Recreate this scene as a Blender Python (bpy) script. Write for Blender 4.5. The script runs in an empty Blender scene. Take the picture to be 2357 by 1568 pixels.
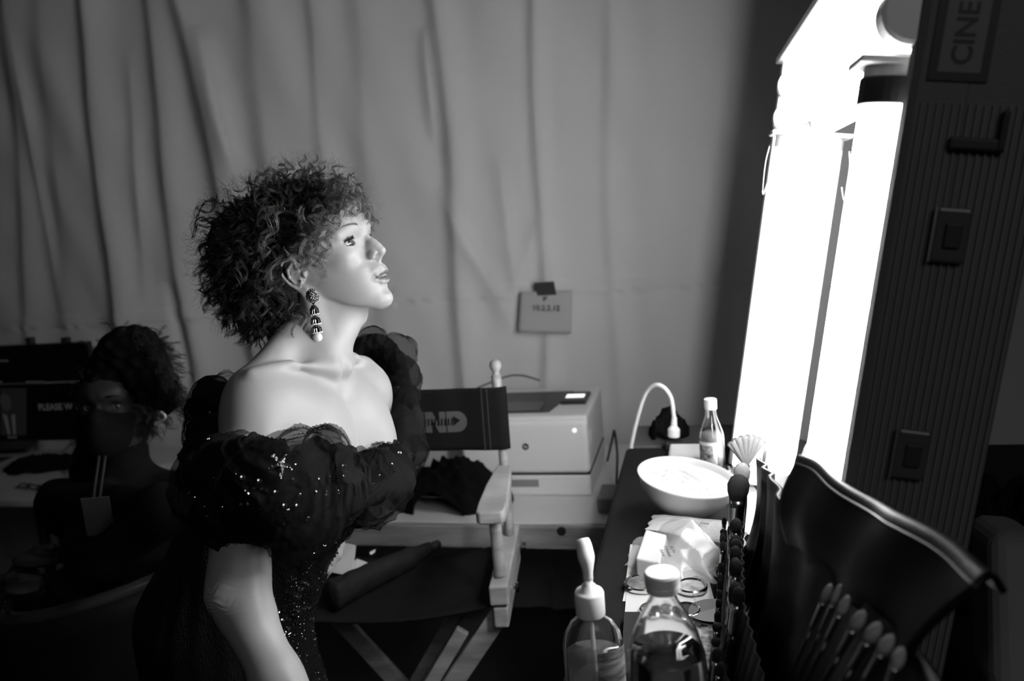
import bpy, bmesh, math, random
import numpy as np
from math import sin, cos, pi, radians, sqrt, atan2
from mathutils import Vector, Matrix
random.seed(7); RNG = np.random.default_rng(11)
SC = bpy.context.scene; COL = SC.collection
V3 = lambda *a: np.array(a, float)
def unit(v):
    v = np.array(v, float); return v / np.linalg.norm(v)

# ---------------------------------------------------------------- camera
F, CX, CY = 1833.0, 1178.5, 784.0            # focal length and centre in pixels of the 2357x1568 frame
CAM = V3(0, 0, 1.65)
CR = np.array([[0.9712847, -0.04263678, -0.23406868],
               [0.22285618, -0.18146645, 0.95781264],
               [-0.08331366, -0.98247241, -0.16675372]])   # columns: image right, image down, forward
cd = bpy.data.cameras.new('camera'); cam = bpy.data.objects.new('camera', cd); COL.objects.link(cam)
cam.matrix_world = Matrix([[CR[i, 0], -CR[i, 1], -CR[i, 2], CAM[i]] for i in range(3)] + [[0, 0, 0, 1]])
cd.sensor_width = 36; cd.lens = F / 2357 * 36; cd.clip_start = 0.02; cd.clip_end = 50
cd.dof.use_dof = True; cd.dof.focus_distance = 1.24; cd.dof.aperture_fstop = 3.4
SC.camera = cam
# ---------------------------------------------------------------- world light and exposure
w = bpy.data.worlds.new('world'); SC.world = w; w.use_nodes = True
w.node_tree.nodes['Background'].inputs[0].default_value = (1, 1, 1, 1)
w.node_tree.nodes['Background'].inputs[1].default_value = 0.006
TUBE_POWER = 17.0
al = bpy.data.lights.new('fill_light', 'AREA'); al.energy = 2.6; al.size = 1.3; al.spread = radians(75); alo = bpy.data.objects.new('fill_light', al); COL.objects.link(alo)  # unseen fill lamp added behind the camera to lift the dark case side
alo.matrix_world = Matrix.Translation((.9, -1.1, 3.1)) @ Vector((-.55, 2.2, -2.0)).to_track_quat('-Z', 'Y').to_matrix().to_4x4()
SC.view_settings.view_transform = 'Standard'; SC.view_settings.look = 'None'
SC.view_settings.exposure = 0.0; SC.view_settings.gamma = 1.0; SC.view_settings.use_curve_mapping = False

def P(px, py, d):
    return CAM + CR @ (np.array([(px - CX) / F, (py - CY) / F, 1.0]) * d)
def Pray(px, py): return CR @ np.array([(px - CX) / F, (py - CY) / F, 1.0])
def Pz(px, py, z):
    r = Pray(px, py); return CAM + r * ((z - CAM[2]) / r[2])
def Py(px, py, y):
    r = Pray(px, py); return CAM + r * ((y - CAM[1]) / r[1])

# ---------------------------------------------------------------- materials
def mat(name, c=0.5, rough=0.5, metal=0.0, spec=0.5, bump=None, var=None, trans=0.0, ior=1.45, alpha=1.0, emit=0.0, sheen=0.0, coat=0.0, sss=0.0, double=None):
    m = bpy.data.materials.new(name); m.use_nodes = True; nt = m.node_tree
    b = nt.nodes['Principled BSDF']
    b.inputs['Base Color'].default_value = (c, c, c, 1); b.inputs['Roughness'].default_value = rough
    b.inputs['Metallic'].default_value = metal; b.inputs['Specular IOR Level'].default_value = spec
    b.inputs['IOR'].default_value = ior; b.inputs['Transmission Weight'].default_value = trans
    b.inputs['Alpha'].default_value = alpha
    if sheen: b.inputs['Sheen Weight'].default_value = sheen
    if coat: b.inputs['Coat Weight'].default_value = coat
    if sss:
        b.inputs['Subsurface Weight'].default_value = sss; b.inputs['Subsurface Radius'].default_value = (1, 1, 1)
        b.inputs['Subsurface Scale'].default_value = 0.004
    if emit:
        b.inputs['Emission Color'].default_value = (1, 1, 1, 1); b.inputs['Emission Strength'].default_value = emit
    tc = nt.nodes.new('ShaderNodeTexCoord')
    if bump:                                           # (scale, distance[, stretch xyz])
        n = nt.nodes.new('ShaderNodeTexNoise'); n.inputs['Scale'].default_value = bump[0]; n.inputs['Detail'].default_value = 6
        src = tc.outputs['Object']
        if len(bump) > 2:
            mp = nt.nodes.new('ShaderNodeMapping'); mp.inputs['Scale'].default_value = bump[2]
            nt.links.new(src, mp.inputs[0]); src = mp.outputs[0]
        nt.links.new(src, n.inputs['Vector'])
        bp = nt.nodes.new('ShaderNodeBump'); bp.inputs['Distance'].default_value = bump[1]; bp.inputs['Strength'].default_value = 1
        nt.links.new(n.outputs[0], bp.inputs['Height']); nt.links.new(bp.outputs[0], b.inputs['Normal'])
    if var:                                            # (scale, low, high[, stretch xyz[, distortion]])
        n = nt.nodes.new('ShaderNodeTexNoise'); n.inputs['Scale'].default_value = var[0]; n.inputs['Detail'].default_value = 8
        if len(var) > 4: n.inputs['Distortion'].default_value = var[4]
        src = tc.outputs['Object']
        if len(var) > 3:
            mp = nt.nodes.new('ShaderNodeMapping'); mp.inputs['Scale'].default_value = var[3]
            nt.links.new(src, mp.inputs[0]); src = mp.outputs[0]
        nt.links.new(src, n.inputs['Vector'])
        r = nt.nodes.new('ShaderNodeValToRGB'); r.color_ramp.elements[0].position = .35; r.color_ramp.elements[1].position = .65
        r.color_ramp.elements[0].color = (var[1],) * 3 + (1,); r.color_ramp.elements[1].color = (var[2],) * 3 + (1,)
        nt.links.new(n.outputs[0], r.inputs[0]); nt.links.new(r.outputs[0], b.inputs['Base Color'])
    return m

# ---------------------------------------------------------------- object helpers
def tag(o, label=None, cat=None, group=None, kind=None):
    if label: o['label'] = label
    if cat: o['category'] = cat
    if group: o['group'] = group
    if kind: o['kind'] = kind
    return o
def empty(name, loc, label, cat, group=None, rz=0.0):
    o = bpy.data.objects.new(name, None); COL.objects.link(o); o.empty_display_size = .05
    o.location = loc; o.rotation_euler = (0, 0, rz); bpy.context.view_layer.update()
    return tag(o, label, cat, group)
def link_mesh(me, name, m, parent=None, bevel=0.0, segs=2, smooth=None, subdiv=0, solid=0.0):
    o = bpy.data.objects.new(name, me); COL.objects.link(o)
    if m is not None:
        for mm in (m if isinstance(m, (list, tuple)) else [m]): me.materials.append(mm)
    if smooth: me.polygons.foreach_set('use_smooth', [True] * len(me.polygons))
    if solid:
        s = o.modifiers.new('s', 'SOLIDIFY'); s.thickness = solid; s.offset = 0
    if bevel:
        b = o.modifiers.new('b', 'BEVEL'); b.width = bevel; b.segments = segs; b.limit_method = 'ANGLE'; b.angle_limit = radians(40)
    if subdiv:
        s = o.modifiers.new('d', 'SUBSURF'); s.levels = subdiv; s.render_levels = subdiv
    if parent is not None:
        o.parent = parent; o.matrix_parent_inverse = parent.matrix_world.inverted()
    return o
class MB:
    """collects shapes given in world coordinates into ONE mesh"""
    def __init__(s): s.v = []; s.f = []; s.mi = []
    def add(s, vs, fs, mi=0):
        k = len(s.v); s.v += [tuple(map(float, v)) for v in vs]; s.f += [tuple(i + k for i in f) for f in fs]; s.mi += [mi] * len(fs); return s
    def box(s, lo, hi, M=None, mi=0):
        c = [V3(x, y, z) for x in (lo[0], hi[0]) for y in (lo[1], hi[1]) for z in (lo[2], hi[2])]
        if M is not None: c = [M(*p) for p in c]
        return s.add(c, [(0, 1, 3, 2), (4, 6, 7, 5), (0, 4, 5, 1), (2, 3, 7, 6), (0, 2, 6, 4), (1, 5, 7, 3)], mi)
    def tube(s, pts, r, n=10, mi=0, cap=True, sq=1.0, upv=None):
        pts = [np.array(p, float) for p in pts]; L = len(pts)
        rr = r if hasattr(r, '__len__') else [r] * L
        t = [unit(pts[min(i + 1, L - 1)] - pts[max(i - 1, 0)] + 1e-12) for i in range(L)]
        a = np.array(upv, float) if upv is not None else (V3(0, 0, 1) if abs(t[0][2]) < .9 else V3(1, 0, 0))
        a = unit(a - t[0] * a.dot(t[0])); vs = []; fs = []
        for i in range(L):
            a = unit(a - t[i] * a.dot(t[i])); b = np.cross(t[i], a)
            for k in range(n):
                q = 2 * pi * k / n; vs.append(pts[i] + rr[i] * (cos(q) * a + sin(q) * b * sq))
        for i in range(L - 1):
            for k in range(n):
                k2 = (k + 1) % n; fs.append((i * n + k, i * n + k2, (i + 1) * n + k2, (i + 1) * n + k))
        if cap: fs.append(tuple(range(n - 1, -1, -1))); fs.append(tuple((L - 1) * n + k for k in range(n)))
        return s.add(vs, fs, mi)
    def lathe(s, prof, c, ax=(0, 0, 1), n=32, mi=0, sx=1.0, cap=True, xa=None):
        ax = unit(ax); a = np.array(xa, float) if xa is not None else (V3(1, 0, 0) if abs(ax[0]) < .9 else V3(0, 1, 0)); a = unit(a - ax * a.dot(ax)); b = np.cross(ax, a)
        vs = []; fs = []; c = np.array(c, float)
        for (r, h) in prof:
            for k in range(n):
                q = 2 * pi * k / n; vs.append(c + ax * h + r * (cos(q) * a + sin(q) * b * sx))
        for i in range(len(prof) - 1):
            for k in range(n):
                k2 = (k + 1) % n; fs.append((i * n + k, i * n + k2, (i + 1) * n + k2, (i + 1) * n + k))
        if cap:
            if prof[0][0] > 1e-5: fs.append(tuple(range(n - 1, -1, -1)))
            if prof[-1][0] > 1e-5: fs.append(tuple((len(prof) - 1) * n + k for k in range(n)))
        return s.add(vs, fs, mi)
    def ball(s, c, r, n=14, mi=0, M=None):
        r = r if hasattr(r, '__len__') else (r, r, r); vs = []; fs = []; h = n // 2 + 1
        for i in range(h + 1):
            th = pi * i / h
            for k in range(n):
                q = 2 * pi * k / n; p = V3(sin(th) * cos(q) * r[0], sin(th) * sin(q) * r[1], cos(th) * r[2])
                vs.append((M @ p if M is not None else p) + np.array(c))
        for i in range(h):
            for k in range(n):
                k2 = (k + 1) % n; fs.append((i * n + k, (i + 1) * n + k, (i + 1) * n + k2, i * n + k2))
        return s.add(vs, fs, mi)
    def prism(s, poly, o, ux, uy, th, mi=0):
        o, ux, uy = map(lambda q: np.array(q, float), (o, ux, uy)); n_ = unit(np.cross(ux, uy)); N = len(poly)
        vs = [o + ux * a + uy * b for a, b in poly] + [o + ux * a + uy * b + n_ * th for a, b in poly]
        fs = [tuple(range(N - 1, -1, -1)), tuple(range(N, 2 * N))] + [(i, (i + 1) % N, N + (i + 1) % N, N + i) for i in range(N)]
        return s.add(vs, fs, mi)
    def grid(s, fn, nu, nv, mi=0, closeu=False):
        vs = [fn(i / (nu if closeu else nu - 1), j / (nv - 1)) for i in range(nu) for j in range(nv)]; fs = []
        for i in range(nu if closeu else nu - 1):
            i2 = (i + 1) % nu
            for j in range(nv - 1): fs.append((i * nv + j, i2 * nv + j, i2 * nv + j + 1, i * nv + j + 1))
        return s.add(vs, fs, mi)
    def build(s, name, m, parent=None, recalc=True, **k):
        me = bpy.data.meshes.new(name); me.from_pydata(s.v, [], s.f)
        me.polygons.foreach_set('material_index', s.mi)
        if recalc:
            bm = bmesh.new(); bm.from_mesh(me); bmesh.ops.remove_doubles(bm, verts=bm.verts, dist=1e-6)
            bmesh.ops.recalc_face_normals(bm, faces=bm.faces); bm.to_mesh(me); bm.free()
        return link_mesh(me, name, m, parent, **k)
def text(s, name, o, ux, uy, size, m, parent, extrude=0.0003, align='CENTER', bold=0.0, sx=1.0):
    cu = bpy.data.curves.new(name, 'FONT'); cu.body = s; cu.size = size; cu.align_x = align; cu.align_y = 'CENTER'
    cu.extrude = extrude; cu.offset = bold; cu.resolution_u = 3
    ux = unit(ux); uy = unit(uy); n_ = np.cross(ux, uy); t = bpy.data.objects.new(name, cu); COL.objects.link(t)
    cu.materials.append(m)
    t.matrix_world = Matrix([[ux[i] * sx, uy[i], n_[i], o[i]] for i in range(3)] + [[0, 0, 0, 1]])
    bpy.context.view_layer.update(); me = bpy.data.meshes.new_from_object(t.evaluated_get(bpy.context.evaluated_depsgraph_get())); me.transform(t.matrix_world)
    bpy.data.objects.remove(t); bpy.data.curves.remove(cu)
    if not me.materials: me.materials.append(m)
    return link_mesh(me, name, None, parent)
def curve_pts(pts, n=40):
    """smooth Catmull-Rom through points"""
    p = [np.array(q, float) for q in pts]; p = [2 * p[0] - p[1]] + p + [2 * p[-1] - p[-2]]; out = []
    m = len(p) - 3
    for i in range(n + 1):
        t = i / n * m; k = min(int(t), m - 1); u = t - k; a, b, c, d = p[k:k + 4]
        out.append(.5 * ((2 * b) + (c - a) * u + (2 * a - 5 * b + 4 * c - d) * u * u + (3 * b - a - 3 * c + d) * u ** 3))
    return out
def copy_tree(o, parent=None):
    c = o.copy(); COL.objects.link(c)
    if parent is not None: c.parent = parent
    for ch in list(o.children): copy_tree(ch, c)
    return c
# ================================================================ the setting
M_curt = mat('tent_fabric', .80, .85, bump=(90, .0006), sheen=.1)
M_floor = mat('floor_dark', .05, .8, bump=(30, .002)); M_ceil = mat('tent_roof', .12, .9, bump=(10, .004))
YW = 3.0
folds = [  # pixel x at top row, pixel x at row 1000, width, depth, skew
    ((20, 0), (90, 1000), .05, .016), ((110, 0), (180, 1000), .07, .012), ((205, 0), (305, 1000), .05, .030),
    ((345, 0), (470, 1000), .055, .030), ((425, 0), (600, 800), .07, .045), ((600, 0), (660, 800), .09, .03), ((720, 0), (800, 800), .04, .015),
    ((820, 0), (905, 900), .06, .012), ((1010, 0), (1085, 900), .055, .040), ((1120, 0), (1170, 900), .10, .02), ((1235, 0), (1262, 900), .035, .026),
    ((1300, 0), (1330, 900), .06, .008), ((1400, 0), (1420, 900), .035, .015), ((1500, 0), (1520, 900), .06, .010), ((1600, 0), (1600, 900), .06, .012), ((1750, 0), (1750, 900), .08, .02)]
lines = []
for a, b, wd, dp in folds:
    A = Py(a[0], a[1], YW); B = Py(b[0], b[1], YW); k = (B[0] - A[0]) / (B[2] - A[2]); lines.append((A[0], A[2], k, wd, dp))
creases = [((470, 60), (560, 420), .05, .030), ((1010, 430), (1190, 760), .045, .020), ((975, 60), (1000, 330), .03, .018), ((1150, 350), (1195, 700), .035, .016),
           ((1250, 500), (1190, 660), .04, .014), ((820, 620), (780, 860), .05, .012), ((390, 640), (455, 900), .035, -.03), ((300, 120), (345, 700), .03, .012), ((30, 40), (150, 760), .03, .012)]
nx, nz = 900, 420
X = np.linspace(-4.2, 3.2, nx); Z = np.linspace(0, 3.3, nz); XX, ZZ = np.meshgrid(X, Z, indexing='ij')
D = np.zeros_like(XX)
for x0, z0, k, wd, dp in lines:
    c = x0 + k * (ZZ - z0) + .012 * np.sin(ZZ * 4.1 + x0 * 7); t = (XX - c) / wd
    D += dp * np.where(t < 0, np.exp(-(t * 1.3) ** 2), np.exp(-(t * .6) ** 2))
for a, b, wd, dp in creases:
    A = Py(*a, YW); B = Py(*b, YW); ax, az, bx, bz = A[0], A[2], B[0], B[2]
    L2 = (bx - ax) ** 2 + (bz - az) ** 2; s = np.clip(((XX - ax) * (bx - ax) + (ZZ - az) * (bz - az)) / L2, 0, 1)
    sd = ((XX - ax) * (bz - az) - (ZZ - az) * (bx - ax)) / sqrt(L2); fade = np.sin(pi * np.clip(((XX - ax) * (bx - ax) + (ZZ - az) * (bz - az)) / L2, 0, 1)) ** .6
    D += dp * fade * np.exp(-(sd / wd) ** 2) * np.where(sd * np.sign(bz - az) < 0, 1, .8)
for _ in range(14):
    fx, fz, ph = RNG.uniform(2, 14), RNG.uniform(.3, 2.2), RNG.uniform(0, 6.3); D += .02 / fx * np.sin(fx * XX + fz * ZZ + ph)
for _ in range(10):
    fx, fz, ph = RNG.uniform(8, 40), RNG.uniform(4, 14), RNG.uniform(0, 6.3); D += .0013 * np.sin(fx * XX + fz * ZZ + ph)
zs = np.where(XX < -1.2, 1.285, 1.305) + .01 * np.sin(XX * 3)          # the horizontal seam: a lapped strip
D += .006 / (1 + np.exp(-(ZZ - zs) / .0022)) - .006 / (1 + np.exp(-(ZZ - zs - .055) / .0022))
D += .004 * np.exp(-((ZZ - zs) / .01) ** 2) * np.sin(XX * 60 + np.sin(XX * 23) * 2)
vs = np.stack([XX, YW - D, ZZ], -1).reshape(-1, 3)
ii = np.arange(nx * nz).reshape(nx, nz); q = np.stack([ii[:-1, :-1], ii[1:, :-1], ii[1:, 1:], ii[:-1, 1:]], -1).reshape(-1, 4)
def np_mesh(name, verts, quads):
    me = bpy.data.meshes.new(name); n = quads.shape[1]
    me.vertices.add(len(verts)); me.vertices.foreach_set('co', np.ascontiguousarray(verts, dtype=np.float32).ravel())
    me.loops.add(quads.size); me.loops.foreach_set('vertex_index', np.ascontiguousarray(quads, dtype=np.int32).ravel())
    me.polygons.add(len(quads)); me.polygons.foreach_set('loop_start', np.arange(0, quads.size, n, dtype=np.int32))
    me.polygons.foreach_set('use_smooth', np.ones(len(quads), bool)); me.update(calc_edges=True); return me
tag(link_mesh(np_mesh('wall_back', vs, q), 'wall_back', M_curt, smooth=True), kind='structure')
tag(MB().box((-4.3, -1.6, -.05), (3.3, 3.1, 0)).build('floor', M_floor), kind='structure')
tag(MB().box((-4.3, -1.6, 3.3), (3.3, 3.1, 3.35)).build('ceiling', M_ceil), kind='structure')
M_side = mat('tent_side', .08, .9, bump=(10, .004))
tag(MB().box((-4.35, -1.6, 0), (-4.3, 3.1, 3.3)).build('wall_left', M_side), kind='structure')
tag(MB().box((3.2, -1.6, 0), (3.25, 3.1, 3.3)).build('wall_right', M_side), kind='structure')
# ================================================================ lit makeup station with leaning mirror
B0 = V3(.078, 1.76, 1.02); T0 = V3(.191, 1.76, 1.727); SV = unit(T0 - B0); SU = unit((.02, -1, .02)); SN = unit(np.cross(SV, SU))
if SN[0] > 0: SN = -SN
O0 = B0 - SV * .03 - SN * .032                       # a point on the mirror face at the far lower corner
def S(u, v, n): return O0 + SU * u + SV * v + SN * n
M_tube = mat('lit_tube', .9, .4, emit=TUBE_POWER); M_tubef = mat('lit_tube_far', .9, .4, emit=TUBE_POWER * .7); M_tuben = mat('lit_tube_near', .9, .4, emit=TUBE_POWER * 3.2); M_mirror = mat('mirror_glass', .88, .02, metal=1.0)
M_white = mat('white_enamel', .8, .35); M_blk = mat('black_shell', .09, .6, bump=(400, .0004)); M_lip = mat('aluminium_lip', .45, .35, metal=.9)
M_fix = mat('socket_plastic', .75, .4); M_dark = mat('black_rubber', .02, .6); M_chr = mat('chrome', .7, .15, metal=1.0)
M_pap = mat('paper', .75, .7); M_ink = mat('ink', .03, .6)
UE = .845                                             # near end of the mirror, from far lower corner
st = empty('makeup_station', S(.4, 0, 0), 'black ribbed case lid holding a leaning mirror framed by lit white tubes', 'lighted mirror')
MB().box((-.10, .030, -.105), (UE + .035, .94, -.012), M=S).box((UE + .015, .012, -.03), (UE + .0352, .94, .034), M=S).build('case_shell', M_blk, st, bevel=.012)
MB().box((-.06, .014, -.011), (UE, .90, -.002), M=S).build('mirror', M_mirror, st)
MB().box((-.10, .915, -.03), (UE + .012, .93, .075), M=S).build('top_lip', M_lip, st, bevel=.003)
MB().box((-.09, .80, -.001), (UE, .915, .006), M=S).build('reflector_panel', M_white, st, bevel=.002)
MB().box((-.115, .014, -.03), (-.10, .93, .062), M=S).build('side_lip', M_lip, st, bevel=.003)
tr = .030
def lamp_tube(a, b, M_tube=M_tube, nm='lamp_tube'):
    d = unit(b - a); o = MB().lathe([(tr * .7, 0), (tr, .006), (tr, np.linalg.norm(b - a) - .006), (tr * .7, np.linalg.norm(b - a))], a, d, 28).build(nm, M_tube, st, smooth=True)
    L = np.linalg.norm(b - a); MB().lathe([(tr * .9, -.018), (tr * 1.04, -.016), (tr * 1.04, .012), (tr * .99, .014)], a, d, 28).build('tube_end_cap', M_fix, o); e = MB()
    e.lathe([(tr * .99, L - .014), (tr * 1.04, L - .012), (tr * 1.04, L + .016), (tr * .9, L + .018)], a, d, 28); e.build('tube_end_cap', M_fix, o, smooth=False)
    return o
lamp_tube(S(0, .035, .033), S(0, .75, .033), M_tubef)                      # far upright
lamp_tube(S(.815, .05, .033), S(.815, .755, .033), M_tuben)                # near upright
lamp_tube(S(-.085, .805, .036), S(UE + .012, .805, .036)); lamp_tube(S(-.085, .872, .036), S(UE + .012, .872, .036))   # two along the top
for u in (0, .815):
    MB().box((u - .034, .760, .002), (u + .034, .768, .075), M=S).build('lamp_holder', M_fix, st, bevel=.002)
    m = MB(); m.box((u - .028, .014, .002), (u + .028, .024, .07), M=S); m.box((u - .02, .011, .002), (u + .02, .015, .045), M=S)
    m.build('lamp_holder', M_fix, st, bevel=.002)
MB().lathe([(tr * 1.12, 0), (tr * 1.12, .028)], S(.815, .722, .033), SV, 28).build('rubber_band', M_dark, st, bevel=.002)
MB().tube(curve_pts([S(.012, .74, .075), S(.02, .70, .08), S(.026, .64, .078), S(.02, .665, .07)], 20), .0012, 6).build('wire_hook', M_chr, st, smooth=True)
MB().box((-.08, .008, .002), (.30, .012, .064), M=S).box((-.08, .004, .060), (.30, .018, .066), M=S).build('base_rail', mat('worn_aluminium', .32, .4, metal=.6, var=(14, .15, .42)), st, bevel=.002)
# ribs, latches and stickers on the near end of the shell
uS = UE + .0355
rb = MB()
for k in range(17): rb.box((uS, .02, -.098 + k * .0072), (uS + .0018, .72, -.0955 + k * .0072), M=S)
rb.build('ribbing', mat('rib_plastic', .13, .45), st, bevel=.0008)
for v in (.335, .565):
    l = MB(); l.box((uS + .001, v, -.044), (uS + .008, v + .055, -.010), M=S); ob = l.build('latch', mat('black_latch', .06, .3), st, bevel=.004)
    MB().box((uS + .0075, v + .015, -.036), (uS + .011, v + .040, -.020), M=S).build('latch_button', M_dark, ob, bevel=.002)
    MB().box((uS + .006, v, -.0105), (uS + .0085, v + .055, -.0085), M=S).build('latch_edge', M_lip, ob)
MB().box((uS + .001, .675, -.060), (uS + .008, .688, -.010), M=S).box((uS + .001, .675, -.060), (uS + .010, .715, -.053), M=S).build('side_handle', M_dark, st, bevel=.003)
stk = MB().box((uS + .001, .740, -.036), (uS + .0018, .93, .018), M=S).build('sticker', mat('sticker_black', .012, .5), st)
MB().box((uS + .002, .748, -.028), (uS + .0022, .93, .010), M=S).build('sticker_panel', mat('sticker_grey', .11, .5), stk)
text('CINE SUITE', 'lettering', S(uS + .0024, .82, -.010), SV, SN, .026, mat('sticker_ink', .012, .5), stk, .0001, bold=.0006)
for v, n in ((.70, -.088), (.80, -.080), (.88, -.09)): MB().lathe([(.009, 0), (.009, .003), (.005, .004)], S(uS, v, n), SU, 16).build('rivet', M_dark, st)
# dressing table under it
dt = empty('dressing_table', V3(.2, 1.2, 0), 'tall makeup table with matte black speckled top under the lit mirror', 'table')
M_top = mat('black_vinyl', .012, .75, bump=(900, .0006), spec=.25)
nt = M_top.node_tree; vv = nt.nodes.new('ShaderNodeTexNoise'); vv.inputs['Scale'].default_value = 260; vv.inputs['Detail'].default_value = 2
rr_ = nt.nodes.new('ShaderNodeValToRGB'); rr_.color_ramp.elements[0].position = .74; rr_.color_ramp.elements[1].position = .80
rr_.color_ramp.elements[0].color = (.010, .010, .010, 1); rr_.color_ramp.elements[1].color = (.22, .22, .22, 1)
tc_ = nt.nodes.new('ShaderNodeTexCoord'); nt.links.new(tc_.outputs['Object'], vv.inputs['Vector']); nt.links.new(vv.outputs[0], rr_.inputs[0]); nt.links.new(rr_.outputs[0], nt.nodes['Principled BSDF'].inputs['Base Color'])
MB().box((-.212, .25, .965), (.75, 2.021, 1.0)).build('table_top', M_top, dt, bevel=.012, segs=3)
for x in (-.18, .70):
    for y in (.32, 1.96): MB().box((x - .018, y - .018, 0), (x + .018, y + .018, .965)).build('leg', M_dark, dt, bevel=.004)
MB().box((-.19, .3, .60), (.7, 1.98, .62)).build('lower_shelf', M_dark, dt, bevel=.004)
# ================================================================ director's chair
M_wood = mat('pale_wood', .42, .45, var=(9, .30, .50, (1, 1, 6)), bump=(60, .0003)); M_canvas = mat('black_canvas', .010, .9, spec=.15, bump=(1500, .0003)); M_logo = mat('grey_print', .085, .7)
def ZB(px, py, z): return Pz(px, py, z)
XR = -.505; XL = XR - .57; YB = 1.885; YFR = 1.60; ZS = .80
dc = empty('director_chair', V3((XR + XL) / 2, 1.74, 0), 'tall folding wooden director chair with black canvas seat and printed back', 'chair')
for x in (XR, XL):
    m = MB(); m.tube(curve_pts([(x, 1.835, .83), (x, 1.862, 1.05), (x - .004, 1.885, 1.235)], 10), .0125, 14, sq=1.3)
    m.lathe([(.013, 0), (.0135, .004), (.009, .008), (.0085, .018), (.0135, .024), (.0155, .033), (.013, .042), (.005, .047), (0, .0475)], (x - .004, 1.886, 1.228), (0, .05, 1), 18)
    m.build('back_post', M_wood, dc, smooth=True)
def arm_(x, s_g):
    m = MB(); prof = [(0, -.012), (.045, -.020), (.16, -.030), (.28, -.034), (.325, -.033), (.335, -.024)]
    top = [(0, .014), (.045, .020), (.16, .028), (.28, .032), (.325, .030), (.335, .024)]
    poly = [(a, b) for a, b in prof] + [(a, b) for a, b in reversed(top)]
    m.prism(poly, (x, 1.875, .985), (0, -1, 0), (1, 0, 0), .028); return m.build('armrest', M_wood, dc, bevel=.005, segs=3)
arm_(XR, 1); arm_(XL, -1)
for x in (XR, XL):
    MB().tube([(x, 1.60, .985), (x, 1.604, .84)], .0135, 16).build('arm_post', M_wood, dc, smooth=False, bevel=.001)
    MB().box((x - .021, 1.555, .790), (x + .021, 1.90, .835)).build('side_rail', M_wood, dc, bevel=.004)
    MB().box((x - .016, 1.56, .735), (x + .016, 1.90, .782)).build('seat_rail', M_wood, dc, bevel=.004)
    for y in (1.62, 1.84): MB().lathe([(.004, 0), (.004, .010), (.012, .011), (.012, .017), (.006, .019)], (x + .02 * (1 if x == XR else -1), y, .80), (1 if x == XR else -1, 0, 0), 14).build('bolt', M_chr, dc)
# canvas back: wrapped round the posts, slightly bowed
yb = lambda x: YB - .018 + .022 * sin(pi * (x - XL) / (XR - XL))
def backf(i, j):
    x = XL - .022 + (XR - XL + .042) * i; z = 1.055 + .155 * j; e = max(0, abs(x - (XL + XR) / 2) - (XR - XL) / 2) / .02
    return V3(x, 1.838 + .03 * sin(pi * min(max((x - XL) / (XR - XL), 0), 1)) + .010 * e * e + (z - 1.05) * .13 + .0015 * sin(x * 60), z)
MB().grid(backf, 50, 14).build('canvas_back', M_canvas, dc, smooth=True, solid=.004)
for xs in (XR - .042, XR - .028, XL + .042, XL + .028): MB().grid(lambda i, j: backf((xs - .0012 + .0024 * i - XL + .022) / (XR - XL + .042), j) + V3(0, -.0028, 0), 2, 10).build('stitching', mat('thread', .05, .6), dc)
# printed logo: pale letters END on a rounded bar with a dashed arrow through it
pl = lambda x, z: backf((x - XL + .022) / (XR - XL + .042), (z - 1.055) / .155) + V3(0, -.0034, 0)
lg = MB(); zc = 1.128; hh = .026; xe = -.590
def quadp(pts_, mb, off=0): mb.add([pl(a, b) + V3(0, -off, 0) for a, b in pts_], [tuple(range(len(pts_)))])
def slant(x0, x1, z0, z1, mb=lg, off=0): quadp([(x0, z0), (x1, z0), (x1, z1), (x0, z1)], mb, off)
slant(-.742, -.700, zc - hh, zc - hh + .013); slant(-.742, -.700, zc + hh - .013, zc + hh); slant(-.742, -.704, zc - .006, zc + .006); slant(-.742, -.724, zc - hh, zc + hh, off=.0001)      # E
slant(-.697, -.681, zc - hh, zc + hh); slant(-.660, -.644, zc - hh, zc + hh); quadp([(-.689, zc + hh), (-.678, zc + hh), (-.652, zc - hh), (-.663, zc - hh)], lg, .0001)                     # N
dpoly = [(-.641, zc - hh), (-.615, zc - hh)] + [(-.615 + hh * cos(q), zc + hh * sin(q)) for q in np.linspace(-pi / 2, pi / 2, 16)] + [(-.641, zc + hh)]; quadp(dpoly, lg)                   # D
o = lg.build('logo_letters', M_logo, dc, recalc=False)
ar = MB()
for k in range(12): quadp([(-.728 + k * .0088, zc - .009), (-.7235 + k * .0088, zc - .009), (-.7215 + k * .0088, zc + .009), (-.726 + k * .0088, zc + .009)], ar, .0006)
quadp([(-.625, zc - .015), (-.600, zc), (-.625, zc + .015)], ar, .0006); ar.build('logo_arrow', M_canvas, o, recalc=False)
MB().grid(lambda i, j: V3(XL - .02 + (XR - XL + .04) * i, 1.565 + .325 * j + .012 * abs(2 * i - 1) ** 3, .795 - .040 * sin(pi * i) ** .7 + .002 * sin(j * 25) * sin(pi * i)), 40, 24).build('canvas_seat', M_canvas, dc, smooth=True, solid=.005)
def bar(p, q, w, t, nm, m, par, up=(0, 1, 0), bev=.003):
    p, q = np.array(p, float), np.array(q, float); d_ = unit(q - p); a = unit(np.array(up, float) - d_ * np.dot(up, d_)); c = np.cross(d_, a); L = np.linalg.norm(q - p)
    return MB().box((0, -w / 2, -t / 2), (L, w / 2, t / 2), M=lambda x, y, z: p + d_ * x + c * y + a * z).build(nm, m, par, bevel=bev)
for y in (1.60, 1.86):
    bar((XR, y, .76), (XL + .06, y, .06), .045, .02, 'cross_leg', M_wood, dc); bar((XL, y - .024, .76), (XR - .06, y - .024, .06), .045, .02, 'cross_leg', M_wood, dc)
    bar((XR - .10, y + .02, .70), (XR - .30, y + .02, .40), .032, .016, 'brace', M_wood, dc)
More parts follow.
